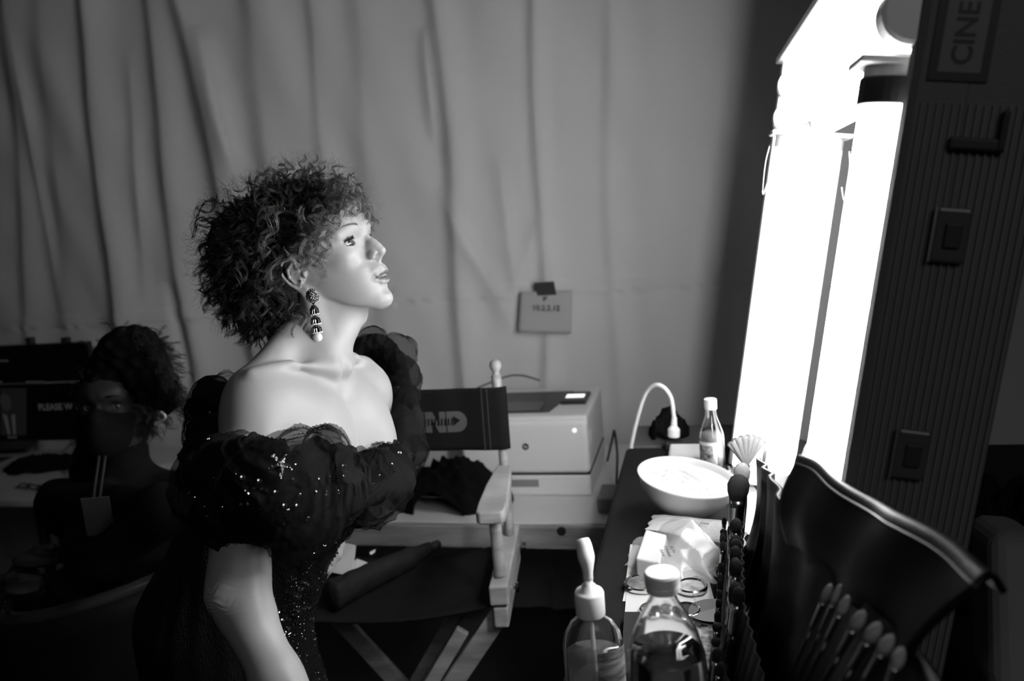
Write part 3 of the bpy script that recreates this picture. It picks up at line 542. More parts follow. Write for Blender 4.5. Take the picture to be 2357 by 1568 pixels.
# flap folded forward over the brushes
F0, F1 = P(1832, 1070, .87), P(2260, 1350, .58); G0, G1 = P(1815, 1255, .90), P(2098, 1510, .61)
F0b, F1b = F0 + V3(.010, .018, -.012), F1 + V3(.025, .02, -.012)
def flapf(i, j):
    a = F0 * (1 - i) + F1 * i; b = G0 * (1 - i) + G1 * i; c = F0b * (1 - i) + F1b * i
    if j < .45: t = j / .45; p = c * (1 - t) + a * t + V3(0, 0, .012 * sin(pi * t))
    else: t = (j - .45) / .55; p = a * (1 - t) + b * t + V3(-.012 * sin(pi * t) * (1 - i * .5), 0, 0)
    return p + V3(.003 * sin(i * 17), 0, .003 * sin(i * 11))
MB().grid(flapf, 50, 30).build('flap', M_lea, rl, smooth=True, solid=.005)
MB().tube([flapf(i / 40, .45) + V3(-.001, 0, .0015) for i in range(41)], .0016, 8).build('piping', mat('edge_piping', .03, .4), rl, smooth=True)
def brush(px_, a, b0, L, w_, hl, kind, lab, grp, c=.016, tilt=0.0, face=False):
    """a along roll, b0 height of the pocket end, L handle length, w_ ferrule width, hl hair length"""
    e = empty('makeup_brush', BR(a, b0, c), lab, 'brush', grp); o = BR(a, b0, c); dv = unit(BR(a + tilt * .1, b0 + .1, c + .006) - o); E1 = unit(BR(a + .1, b0, c) - o); E3 = unit(np.cross(dv, E1))
    if face: E1 = unit(CR[:, 0] - dv * dv.dot(CR[:, 0])); E3 = unit(np.cross(dv, E1))
    MB().lathe([(w_ * .25, 0), (w_ * .42, L * .12), (w_ * .50, L * .5), (w_ * .42, L * .62)], o, dv, 12).build('handle', M_hdl, e, smooth=True)
    MB().lathe([(w_ * .43, L * .62), (w_ * .46, L * .66), (w_ * .44, L * .68), (w_ * .50, L * .92), (w_ * .50, L)], o, dv, 14).build('ferrule', M_fer, e, smooth=True)
    bm_ = M_bri if kind != 'dark' else M_brid; hp = o + dv * L
    if kind == 'fan':
        MB().grid(lambda i, j: hp + dv * (hl * j * cos((i - .5) * 1.5)) + E1 * (sin((i - .5) * 1.5) * hl * j * .8) + E3 * (.003 * sin(i * 40)), 60, 10).build('bristles', mat('fan_bristles', .30, .8, bump=(900, .002)), e, smooth=True, solid=.005)
    else: MB().lathe([(w_ * .48, 0), (w_ * .62, hl * .3), (w_ * .66, hl * .6), (w_ * .50, hl * .85), (w_ * .22, hl * .97), (0, hl)], hp, dv, 16, sx=.6).build('bristles', bm_, e, smooth=True)
    return e
rr4 = np.random.default_rng(2)
brush(0, .03, .05, .155, .014, .056, 'fan', 'large pale fan brush topping the far end of the roll', 'brushes in the leather roll', c=.006, face=True, tilt=-.05)
brush(0, .05, .05, .13, .020, .040, 'pale', 'round pale powder brush below the fan brush', 'brushes in the leather roll', c=.012, face=True)
brush(0, .10, .03, .135, .026, .046, 'dark', 'fat dark powder brush beside the leather flap', 'brushes in the leather roll', c=.016, face=True)
k_ = 0
ORD = ['first', 'second', 'third', 'fourth', 'fifth', 'sixth', 'seventh', 'eighth', 'ninth', 'tenth', 'eleventh', 'twelfth', 'thirteenth', 'fourteenth', 'fifteenth', 'sixteenth', 'seventeenth', 'eighteenth', 'nineteenth', 'twentieth']
for q_n, a in enumerate(np.arange(.14, .46, .028)):
    brush(0, a, .03 + rr4.uniform(-.01, .01), rr4.uniform(.09, .12), rr4.uniform(.008, .013), rr4.uniform(.02, .03), 'dark', f'slim dark brush, {ORD[q_n]} from the fan brush in the upper pocket row', 'dark brushes in the middle pockets', c=.018, tilt=rr4.normal(0, .03))
for q_n, a in enumerate(np.arange(.02, .62, .034)):
    brush(0, a, .004, rr4.uniform(.06, .085), rr4.uniform(.006, .010), rr4.uniform(.012, .02), 'dark', f'short dark brush, {ORD[q_n]} from the far end in the lower pocket row', 'dark brushes in the lower pockets', c=.032, tilt=rr4.normal(0, .04))
# the pale headed brushes with bright ferrules at the near end
HG = np.array([BR(a, b, .014) for a in np.linspace(.3, LR_, 160) for b in np.linspace(0, HR_ * 1.05, 80)]); HC_ = (HG - CAM) @ CR; HP_ = np.stack([CX + F * HC_[:, 0] / HC_[:, 2], CY + F * HC_[:, 1] / HC_[:, 2]], 1)
def hitp(px, py):
    e = ((HP_ - [px, py]) ** 2).sum(1); k = np.argmin(e + 40 * HC_[:, 2]); return P(px, py, HC_[k, 2] - .012)
for n_b, (x0, y0, x1, y1, wpx, dd) in enumerate([(1868, 1445, 1910, 1350, 11, .86), (1887, 1455, 1932, 1352, 9, .84), (1902, 1475, 1950, 1378, 13, .82), (1930, 1510, 1985, 1412, 17, .78), (1960, 1540, 2020, 1440, 19, .74), (1992, 1565, 2050, 1468, 18, .70), (2035, 1600, 2075, 1498, 17, .68)]):
    o = hitp(x0, y0); t_p = hitp(x1, y1); dd = np.dot(t_p - CAM, CR[:, 2]); dv = unit(t_p - o); Lp = np.linalg.norm(t_p - o); w_ = wpx / F * dd * 1.15
    e = empty('makeup_brush', o, ['slim pale tipped brush at the left of the bright row', 'thin brush second from the left of the bright row', 'pale tipped brush third from the left of the bright row', 'wide pale tipped brush in the middle of the bright row', 'wide brush third from the right of the bright row', 'pale tipped brush second from the right of the bright row', 'pale tipped brush nearest the camera at the lower right'][n_b], 'brush', 'pale tipped brushes at the near end')
    MB().lathe([(w_ * .30, -.05), (w_ * .38, 0)], o, dv, 12).build('handle', M_hdl, e, smooth=True)
    MB().lathe([(w_ * .38, 0), (w_ * .42, .004), (w_ * .40, .006), (w_ * .48, Lp * .55), (w_ * .52, Lp * .60)], o, dv, 14).build('ferrule', M_fer, e, smooth=True)
    MB().lathe([(w_ * .50, 0), (w_ * .72, Lp * .16), (w_ * .74, Lp * .28), (w_ * .50, Lp * .42), (0, Lp * .50)], o + dv * Lp * .58, dv, 18, sx=.6).build('bristles', M_bri, e, smooth=True)
bpy.data.objects.remove(cl)
# right foreground: pale box, black bag hump
rbx = [P(2290, 1225, .95), P(2420, 1235, .95), P(2480, 1640, .80), P(2300, 1640, .80)]
m = MB(); m.add(rbx + [p + CR[:, 2] * .12 + V3(.03, 0, 0) for p in rbx], [(0, 1, 2, 3), (7, 6, 5, 4), (0, 4, 5, 1), (1, 5, 6, 2), (2, 6, 7, 3), (3, 7, 4, 0)])
top(m.build('tissue_box', mat('box_card', .16, .6), None, bevel=.02, segs=4), 'pale blurred box at the lower right edge', 'box')
top(heap('bag', (.46, 1.30), .14, .12, .16, .3, 33, M_blkc, 'black bag slumped behind the mirror case at the right edge', 'bag', 1.0), 'black bag slumped behind the mirror case at the right edge', 'bag')

for nm in ('clear_bag', 'cellophane_bag', 'cellophane_wrap'): bpy.data.objects[nm].data.polygons.foreach_set('use_smooth', [False] * len(bpy.data.objects[nm].data.polygons))
# ================================================================ implicit surfaces -> one continuous mesh
def smin(a, b, k): h = np.clip(.5 + .5 * (b - a) / k, 0, 1); return b + (a - b) * h - k * h * (1 - h)
def smax(a, b, k): return -smin(-a, -b, k)
def ell(p, c, r, Rm=None):
    q = p - np.array(c, p.dtype)
    if Rm is not None: q = q @ np.asarray(Rm, dtype=p.dtype)        # columns of Rm = axes
    r = np.array(r, p.dtype); k0 = np.sqrt(((q / r) ** 2).sum(-1)) + 1e-9; k1 = np.sqrt(((q / r ** 2) ** 2).sum(-1)) + 1e-9
    return k0 * (k0 - 1) / k1
def cap(p, a, b, ra, rb=None):
    rb = ra if rb is None else rb; a = np.array(a, p.dtype); b = np.array(b, p.dtype); ba = b - a
    h = np.clip(((p - a) @ ba) / ba.dot(ba), 0, 1); return np.sqrt((((p - a) - h[..., None] * ba) ** 2).sum(-1)) - (ra + (rb - ra) * h)
def chain(p, pts, rs, k=.004):
    d = None
    for i in range(len(pts) - 1):
        e = cap(p, pts[i], pts[i + 1], rs[i], rs[i + 1]); d = e if d is None else (smin(d, e, k) if k else np.minimum(d, e))
    return d
def surface(fn, lo, hi, h, nb=12):
    """surface nets over the blocks that touch the zero level"""
    lo = np.array(lo, float); N = np.ceil((np.array(hi) - lo) / h / nb).astype(int); bs = nb * h
    g = np.stack(np.meshgrid(*[np.arange(n) for n in N], indexing='ij'), -1).reshape(-1, 3)
    c = lo + (g + .5) * bs; dv = fn(c.astype(np.float32)); g = g[np.abs(dv) < bs * 1.25]
    GN = (N * nb + 2).astype(np.int64); key = lambda i: (i[..., 0] * GN[1] + i[..., 1]) * GN[2] + i[..., 2]
    off = np.stack(np.meshgrid(*[np.arange(nb + 1)] * 3, indexing='ij'), -1)
    K = []; PV = []; Q = []
    for c0 in range(0, len(g), 64):
        gb = g[c0:c0 + 64]; idx = gb[:, None, None, None, :] * nb + off; pts = (lo + idx * h).astype(np.float32)
        D = fn(pts.reshape(-1, 3)).reshape(pts.shape[:-1]); s = D < 0
        C8 = [s[:, a:a + nb, b:b + nb, d:d + nb] for a in (0, 1) for b in (0, 1) for d in (0, 1)]
        n_ = sum(x.astype(np.int8) for x in C8); act = (n_ > 0) & (n_ < 8)
        if not act.any(): continue
        acc = np.zeros(act.shape + (3,), np.float32); cnt = np.zeros(act.shape, np.float32)
        for ax in range(3):
            for a in (0, 1):
                for b in (0, 1):
                    o0 = [0, 0, 0]; o1 = [0, 0, 0]; ot = [x for x in range(3) if x != ax]; o0[ot[0]] = o1[ot[0]] = a; o0[ot[1]] = o1[ot[1]] = b; o1[ax] = 1
                    d0 = D[:, o0[0]:o0[0] + nb, o0[1]:o0[1] + nb, o0[2]:o0[2] + nb]; d1 = D[:, o1[0]:o1[0] + nb, o1[1]:o1[1] + nb, o1[2]:o1[2] + nb]
                    x = (d0 < 0) != (d1 < 0); t = np.where(x, d0 / np.where(x, d0 - d1, 1), 0); v = [a * 1.0] * 3
                    for q_, ax2 in enumerate(ot): acc[..., ax2] += x * (a if q_ == 0 else b)
                    acc[..., ax] += t * x; cnt += x
        w_ = np.argwhere(act); cell = gb[w_[:, 0]] * nb + w_[:, 1:]
        K.append(key(cell)); PV.append(lo + (cell + acc[act] / cnt[act][:, None]) * h)
        for ax in range(3):                                   # one quad per crossing edge
            o1 = [0, 0, 0]; o1[ax] = 1; u, v = (ax + 1) % 3, (ax + 2) % 3
            s0 = s[:, :nb, :nb, :nb]; s1 = s[:, o1[0]:o1[0] + nb, o1[1]:o1[1] + nb, o1[2]:o1[2] + nb]
            for want in (True, False):
                w_ = np.argwhere((s0 != s1) & (s0 == want)); cl = gb[w_[:, 0]] * nb + w_[:, 1:]
                eu = np.zeros(3, int); eu[u] = 1; ev = np.zeros(3, int); ev[v] = 1
                qd = [cl, cl - eu, cl - eu - ev, cl - ev]
                if not want: qd = qd[::-1]
                Q.append(np.stack([key(x) for x in qd], -1))
    K = np.concatenate(K); PV = np.concatenate(PV); Q = np.concatenate(Q)
    K, ix = np.unique(K, return_index=True); PV = PV[ix]; j = np.searchsorted(K, Q).clip(0, len(K) - 1); ok = (K[j] == Q).all(-1); return PV, j[ok]
# ================================================================ the woman at the mirror
HO = V3(-.636, 1.282, 1.574)                               # between the ear canals
HR = np.array([[.9452, .0471, -.323], [-.0408, .9988, .0261], [.3238, -.0115, .9461]])   # head axes: forward, left, up
def HL(p): return (p - HO.astype(p.dtype)) @ HR.astype(p.dtype)
def HW(x, y, z): return HO + HR @ V3(x, y, z)
zf = np.array([-.125, -.1105, -.107, -.100, -.090, -.079, -.070, -.058, -.046, -.036, -.026, -.012, 0, .008, .016, .024, .032, .044, .060, .090])
xf = np.array([.040, .058, .078, .0875, .0895, .0885, .0905, .0915, .0935, .0925, .088, .085, .084, .0855, .0885, .0945, .0995, .1010, .0985, .088])
zw = np.array([-.12, -.108, -.095, -.08, -.06, -.035, 0, .02, .05, .09]); ww = np.array([.022, .032, .041, .0475, .0535, .0590, .0655, .068, .0715, .068])
def head_sdf(p):
    x, y, z = p[..., 0], p[..., 1], p[..., 2]; m = np.stack([x, -np.abs(y), z], -1); ay = np.abs(y)
    XF = np.interp(z, zf, xf).astype(p.dtype); WW = np.interp(z, zw, ww).astype(p.dtype)
    XB = np.where(x > 0, XF, .07); e = 2.35
    rho = ((np.abs(x) / XB) ** e + (ay / WW) ** e) ** (1 / e); rad = np.sqrt(x * x + y * y) + 1e-6
    g = (rho - 1) / (rho + 1e-6) * rad
    jz = np.interp(x, [-.03, .0, .035, .070, .095], [-.045, -.060, -.088, -.108, -.116]).astype(p.dtype) + ay * .10
    g = smax(g, (jz - z) * .85, .009); g = smax(g, z - .075, .03)
    d = smin(g, ell(p, (-.004, 0, .043), (.094, .0745, .084)), .022)
    d = smin(d, ell(m, (.056, -.040, -.008), (.021, .0175, .017)), .016)          # cheek bone
    d = smin(d, cap(m, (.0905, -.012, .0345), (.070, -.050, .030), .0085, .006), .012)   # brow ridge
    d = smax(d, -ell(m, (.0995, -.0335, .0125), (.0185, .0175, .0120)), .010)       # socket
    d = smin(d, ell(p, (.0745, 0, -.094), (.0165, .0185, .0155)), .012)           # chin
    d = smax(d, -ell(p, (.101, 0, -.0785), (.0105, .022, .0060)), .010)             # fold under lip
    # nose
    d = smin(d, chain(p, [(.0905, 0, .022), (.0935, 0, .012), (.1000, 0, .001), (.1055, 0, -.0085)], [.0065, .0058, .0066, .0072]), .006)
    d = smin(d, ell(p, (.0935, 0, -.013), (.0165, .0125, .0165)), .008)
    d = smin(d, ell(p, (.1078, 0, -.0175), (.0092, .0088, .0080)), .004)
    d = smin(d, ell(m, (.0960, -.0130, -.0190), (.0100, .0052, .0074)), .0035)       # ala
    d = smax(d, -chain(m, [(.0935, -.0200, -.0120), (.0880, -.0195, -.0175), (.0872, -.0175, -.0255)], [.0020, .0022, .0016]), .004)
    d = smin(d, cap(p, (.1085, 0, -.0228), (.0985, 0, -.0300), .0030, .0036), .003)
    d = smax(d, -ell(m, (.1036, -.0125, -.0238), (.0062, .0060, .0036), NOS_R), .0014)     # nostril
    # mouth
    d = smin(d, ell(p, (.0880, 0, -.0445), (.0150, .0220, .0120)), .008)
    d = smin(d, chain(m, [(.0985, .0, -.0500), (.0965, -.0085, -.0508), (.0905, -.0175, -.0548), (.0850, -.0245, -.0575)], [.0058, .0052, .0036, .0016]), .0035)
    d = smin(d, chain(m, [(.0935, 0, -.0645), (.0915, -.010, -.0640), (.0870, -.0180, -.0605), (.0840, -.0240, -.0580)], [.0062, .0054, .0036, .0014]), .0035)
    d = smax(d, -chain(m, [(.1020, 0, -.0580), (.0975, -.0120, -.0575), (.0900, -.0200, -.0572), (.0850, -.0265, -.0580)], [.0007, .0007, .0006, .0004]), .0024)
    d = smax(d, -cap(p, (.1005, 0, -.0385), (.1055, 0, -.0455), .0020, .0022), .004)      # philtrum
    # eyelids: a shell over the eyeball, opened
    ec = (.0675, -.0340, .0120); sh = ell(m, ec, (.0136, .0142, .0136))
    op = ell(m, (.0795, -.0365, .0118), (.0110, .0115, .0046), EYE_R)
    d = smin(d, sh, .003); d = smax(d, -op, .0012); d = smax(d, -(ell(m, ec, (.0116, .0116, .0116))), .0005)
    d = smax(d, -chain(m, [(.0810, -.0225, .0165), (.0825, -.0305, .0205), (.0790, -.0415, .0205), (.0725, -.0475, .0165)], [.0007, .0009, .0009, .0006]), .0022)
    # ear
    t = np.stack([x, ay, z], -1)
    hx = [(-.002, .068, -.004), (-.006, .0715, .012), (-.012, .0760, .0245), (-.024, .0800, .0265), (-.0345, .0830, .0180), (-.0365, .0835, .0040), (-.0330, .0800, -.0110), (-.0265, .0750, -.0230), (-.0195, .0710, -.0340)]
    ear = chain(t, hx, [.0026, .0030, .0031, .0031, .0031, .0030, .0030, .0034, .0045], .002)
    ear = smin(ear, ell(t, (-.0205, .0745, .001), (.0165, .0032, .0265), EAR_R), .004)
    ear = smin(ear, ell(t, (-.0150, .0715, -.0330), (.0078, .0036, .0088)), .004)
    ear = smin(ear, chain(t, [(-.0150, .0785, .0150), (-.0240, .0815, .0080), (-.0270, .0805, -.0040), (-.0230, .0775, -.0150), (-.0130, .0745, -.0200)], [.0022, .0026, .0026, .0026, .0022], .002), .002)
    ear = smax(ear, -ell(t, (-.0150, .0790, -.0050), (.0085, .0070, .0110)), .003)
    ear = smin(ear, ell(t, (-.0035, .0720, -.0085), (.0040, .0040, .0065)), .003)
    ear = smin(ear, ell(t, (-.018, .066, -.004), (.012, .010, .016)), .006)
    return smin(d, ear, .003)
def rotm(ax, a):
    return np.array(Matrix.Rotation(a, 3, Vector(ax)))
EYE_R = rotm((1, 0, 0), radians(-6)); NOS_R = rotm((0, 1, 0), radians(-20)) ; EAR_R = rotm((0, 0, 1), radians(18))

# torso frame at the notch of the collar bones: n forward, s to her right (towards the camera), t up the spine
NO = P(785, 850, 1.30); shn = P(606, 897, 1.20); shf = P(852, 862, 1.47)
s_ = unit(shn - shf); t_ = V3(0, 0, 1) ; n_ = unit(np.cross(t_, -s_)); n_ = n_ if n_[0] > 0 else -n_
t_ = unit(V3(0, 0, 1) - .10 * n_); t_ = unit(t_ - s_ * t_.dot(s_)); n_ = np.cross(t_, s_); n_ = n_ if n_[0] > 0 else -n_
TR = np.stack([n_, s_, t_], 1)
def TL(p): return (p - NO.astype(p.dtype)) @ TR.astype(p.dtype)
def TW(x, y, z): return NO + TR @ V3(x, y, z)
ARM_N = [shn + TR @ V3(-.01, -.02, -.03), P(562, 1090, 1.14), P(550, 1330, 1.11), P(560, 1400, 1.10), P(637, 1560, 1.06), P(735, 1700, 1.03)]
ARM_F = [shf + TR @ V3(-.005, .025, -.03), P(862, 1000, 1.57), P(822, 1095, 1.60), P(758, 1190, 1.50), P(758, 1238, 1.45)]
def torso_sdf(p):
    q = TL(p); x, y, z = q[..., 0], q[..., 1], q[..., 2]; m = np.stack([x, np.abs(y), z], -1)
    d = ell(q, (-.085, 0, -.140), (.090, .145, .150))                                 # rib cage
    d = smin(d, cap(m, (-.075, .05, -.040), (-.068, .125, -.045), .044, .043), .04)       # shoulder girdle
    d = smin(d, ell(m, (-.062, .150, -.050), (.042, .040, .050)), .03)                 # deltoid
    d = smin(d, cap(m, (-.075, .02, .055), (-.075, .12, -.01), .030, .028), .045)           # trapezius
    d = smin(d, ell(m, (-.020, .064, -.145), (.056, .058, .066)), .045)                # breasts
    d = smin(d, ell(m, (-.026, .060, -.095), (.044, .070, .070)), .045)
    d = smax(d, -cap(q, (.060, 0, -.135), (.058, 0, -.22), .004, .008), .020)             # cleavage
    d = smin(d, cap(m, (-.004, .018, .001), (-.030, .085, .018), .0052, .0050), .014)    # collar bone
    d = smin(d, cap(m, (-.030, .085, .018), (-.052, .150, .006), .0060, .008), .014)
    d = smax(d, -ell(m, (-.024, .060, .034), (.012, .026, .010)), .018)               # hollow above
    d = smax(d, -ell(q, (.010, 0, .008), (.010, .010, .012)), .012)                    # notch
    d = smin(d, chain(p, [P(690, 1080, 1.39), P(600, 1270, 1.39)], [.088, .098], .02), .04)
    return d
def neck_sdf(p):
    a = HW(-.030, 0, -.045); b = TW(-.062, 0, -.005)
    d = cap(p, a, b, .048, .056)
    d = smin(d, cap(p, HW(.014, 0, -.088), TW(-.030, 0, .02), .028, .030), .025)              # throat
    for sg in (1, -1): d = smin(d, cap(p, HW(-.022, -.055 * sg, -.035), TW(-.006, .014 * sg, .004), .014, .0075), .014)
    d = smin(d, ell(HL(p), (.020, 0, -.105), (.012, .010, .012)), .012)
    return d
def wrinkle(p):
    q = p - P(497, 1376, 1.08); w_ = np.exp(-(np.sqrt((q ** 2 * np.array([1, 1, 1.6], p.dtype)).sum(-1)) / .027) ** 2)
    return w_ * .0010 * np.sin(q[..., 2] * 820 + 4.5 * np.sin(q[..., 0] * 90 + q[..., 2] * 130) + 2.5 * np.sin(q[..., 0] * 210 - q[..., 1] * 160))
def arm_sdf(p, A, far=False):
    if far: return chain(p, A, [.048, .040, .036, .028, .024], .02)
    d = chain(p, A[:3], [.052, .0485, .0395], .02)
    d = smin(d, chain(p, A[2:], [.0395, .035, .0305, .026], .02), .018)
    d = smin(d, ell(p, P(515, 1372, 1.085), (.022, .022, .020)), .02)               # point of the elbow
    d = smin(d, ell(p, P(582, 1430, 1.09), (.024, .026, .05)), .02)                 # forearm muscle
    return d + wrinkle(p)
def hand_bones(A, fwd, side, palm_n, L=.19, curl=.25, spread=1.0):
    """palm and five fingers from the wrist A; fwd along the fingers, side to the thumb, palm_n out of the palm"""
    f, s, n = unit(fwd), unit(side), unit(palm_n); out = []
    W = lambda a, b, c: A + f * a * L + s * b * L + n * c * L
    out.append(('ell', W(.22, 0, 0), (.26 * L, .215 * L, .085 * L), np.stack([f, s, n], 1)))
    for b, ln, cu in ((.165, .40, .9), (.055, .44, 1.0), (-.055, .41, 1.1), (-.16, .32, 1.25)):
        p0 = W(.40, b, .0); a = 0; pts = [p0]; q = p0
        for k, fr in enumerate((.45, .31, .24)):
            a += curl * cu * (1 + .3 * k); q = q + (f * cos(a) + n * sin(a) + s * b * .25 * spread) * ln * L * fr; pts.append(q)
        out.append(('ch', pts, [.047 * L, .044 * L, .040 * L, .033 * L]))
    out.append(('ch', [W(.08, .10, .02), W(.26, .25, .10), W(.40, .31, .16), W(.50, .33, .20)], [.06 * L, .052 * L, .045 * L, .036 * L]))
    return out
def hand_sdf(p, bones):
    d = None
    for b in bones:
        e = ell(p, b[1], b[2], b[3]) if b[0] == 'ell' else chain(p, b[1], b[2], .003)
        d = e if d is None else smin(d, e, .006)
    return d
hv = P(738, 1335, 1.40) - P(770, 1245, 1.45)
HAND_F = [('ell', P(762, 1240, 1.44), (.022, .030, .030), np.eye(3)),
          ('ch', [P(768, 1248, 1.42), P(760, 1288, 1.395), P(747, 1313, 1.385), P(738, 1333, 1.385)], [.0090, .0082, .0072, .0052]),
          ('ch', [P(776, 1240, 1.44), P(774, 1275, 1.42), P(757, 1312, 1.41), P(735, 1345, 1.405)], [.0085, .0080, .0070, .0050]),
          ('ch', [P(750, 1245, 1.43), P(735, 1290, 1.405), P(722, 1318, 1.40), P(712, 1340, 1.40)], [.0090, .0082, .0072, .0055]),
          ('ch', [P(735, 1245, 1.43), P(715, 1285, 1.41), P(702, 1305, 1.41), P(694, 1322, 1.41)], [.0080, .0072, .0062, .0050]),
          ('ch', [P(775, 1230, 1.44), P(782, 1255, 1.43), P(778, 1280, 1.42)], [.0100, .0090, .0070])]
HAND_N = hand_bones(ARM_N[-1], ARM_N[-1] - ARM_N[-2], V3(.6, .6, .2), V3(.3, .5, -.8), .18, .3)
def body_sdf(p):
    out = np.full(p.shape[:-1], 1.0, p.dtype); q = TL(p)
    d = torso_sdf(p); d = smin(d, neck_sdf(p), .028)
    d = smin(d, arm_sdf(p, ARM_N), .03); d = smin(d, arm_sdf(p, ARM_F, True), .03)
    zh = HL(p); near = (np.abs(zh) < .17).all(-1)
    h = np.full_like(d, .1)
    if near.any(): h[near] = head_sdf(zh[near])
    d = np.where(near, smin(d, h, .008), d)
    for hb, c in ((HAND_F, ARM_F[-1]), (HAND_N, ARM_N[-1])):
        nr = ((p - c) ** 2).sum(-1) < .25 ** 2
        if nr.any(): d[nr] = smin(d[nr], hand_sdf(p[nr], hb), .012)
    return d
import time; t0 = time.time()
lo = V3(-1.05, .80, .80); hi = V3(-.30, 1.75, 1.78)
HQ = globals().get('HQ', True)
PV, Q = surface(body_sdf, lo, hi, .0016 if HQ else .004)
print('body', len(PV), time.time() - t0)
M_skin = mat('skin', .34, .42, spec=.45, bump=(1100, .00013), sss=.25)
M_lip_ = mat('lipstick', .22, .35); M_shadow = mat('eye_makeup', .10, .5)
def skin_material():
    nt = M_skin.node_tree; b = nt.nodes['Principled BSDF']
    r = nt.nodes.new('ShaderNodeAttribute'); r.attribute_name = 'makeup'; r.attribute_type = 'GEOMETRY'
    mx = nt.nodes.new('ShaderNodeMix'); mx.data_type = 'RGBA'; mx.inputs[6].default_value = (.34, .34, .34, 1); mx.inputs[7].default_value = (.05, .05, .05, 1)
    nt.links.new(r.outputs['Fac'], mx.inputs[0]); nt.links.new(mx.outputs[2], b.inputs['Base Color'])
skin_material()
me = np_mesh('person', PV, Q)
h = HL(PV); mk = np.zeros(len(PV)); am = np.stack([h[:, 0], -np.abs(h[:, 1]), h[:, 2]], -1)
lips = np.minimum(chain(am, [(.1025, .0, -.0530), (.1000, -.0085, -.0535), (.0930, -.0175, -.0562), (.0870, -.0240, -.0578)], [.0040, .0038, .0024, .0008], 0),
                  chain(am, [(.0980, 0, -.0625), (.0955, -.010, -.0620), (.0890, -.0180, -.0600), (.0860, -.0240, -.0582)], [.0050, .0044, .0030, .0006], 0))
mk = np.maximum(mk, np.clip(-lips / .0012 + .5, 0, 1) * .85)
brow = chain(am, [(.099, -.016, .0345), (.0945, -.032, .0400), (.082, -.049, .0385)], [.0028, .0026, .0012], 0)
mk = np.maximum(mk, np.clip(-brow / .002 + .6, 0, 1) * .35)
lid = ell(am, (.080, -.036, .0172), (.012, .0140, .0048)); mk = np.maximum(mk, np.clip(-lid / .003, 0, 1) * .92)
lin = np.abs(ell(am, (.0795, -.0365, .0118), (.0112, .0119, .0049), EYE_R)); mk = np.maximum(mk, np.where(am[:, 0] > .065, np.clip(1 - lin / .0016, 0, 1), 0) * .9)
at_ = me.attributes.new('makeup', 'FLOAT', 'POINT'); at_.data.foreach_set('value', mk.astype(np.float32))
woman = link_mesh(me, 'person', M_skin); tag(woman, 'person with dark curly hair in black off-shoulder tulle gown, chin raised to the mirror', 'person')
M_eyew = mat('eye_white', .38, .1, coat=.5); M_iris = mat('iris', .03, .08, coat=1.0)
for sg in (1, -1):
    c = HW(.0675, -.0340 * sg, .0120); gd = unit(HR @ V3(.985, -.06, .02))
    e = MB().ball(c, .0124, 32).build('eye', M_eyew, woman, smooth=True)
    MB().lathe([(.0060, .0107), (.0058, .0112), (.004, .0122), (.002, .01285), (0, .0130)], c, gd, 28, cap=False).build('iris', M_iris, e, smooth=True)
# ---------------------------------------------------------------- hair
M_hair = mat('hair_dark', .035, .36, spec=.5)
nt = M_hair.node_tree; a_ = nt.nodes.new('ShaderNodeAttribute'); a_.attribute_name = 'tone'; a_.attribute_type = 'GEOMETRY'
r_ = nt.nodes.new('ShaderNodeValToRGB'); r_.color_ramp.elements[0].color = (.008, .008, .008, 1); r_.color_ramp.elements[1].color = (.20, .20, .20, 1)
nt.links.new(a_.outputs['Fac'], r_.inputs[0]); nt.links.new(r_.outputs[0], nt.nodes['Principled BSDF'].inputs['Base Color'])
def strands_mesh(name, S_, rad, tone, sides=3):
    """S_ strands x points x 3 -> thin tubes"""
    n, m, _ = S_.shape; T = np.gradient(S_, axis=1); T /= np.linalg.norm(T, axis=2, keepdims=True) + 1e-12
    ref = np.where(np.abs(T[..., 2:3]) < .9, V3(0, 0, 1), V3(1, 0, 0)); A = np.cross(T, ref); A /= np.linalg.norm(A, axis=2, keepdims=True) + 1e-12; B = np.cross(T, A)
    q = 2 * pi * np.arange(sides) / sides
    V = S_[:, :, None, :] + rad[:, :, None, None] * (np.cos(q)[:, None] * A[:, :, None, :] + np.sin(q)[:, None] * B[:, :, None, :])
    I = np.arange(n * m * sides).reshape(n, m, sides); J = np.roll(I, -1, 2)
    Q = np.stack([I[:, :-1], J[:, :-1], J[:, 1:], I[:, 1:]], -1).reshape(-1, 4); me = np_mesh(name, V.reshape(-1, 3), Q)
    at = me.attributes.new('tone', 'FLOAT', 'POINT'); at.data.foreach_set('value', np.repeat(tone.ravel(), sides).astype(np.float32)); return me
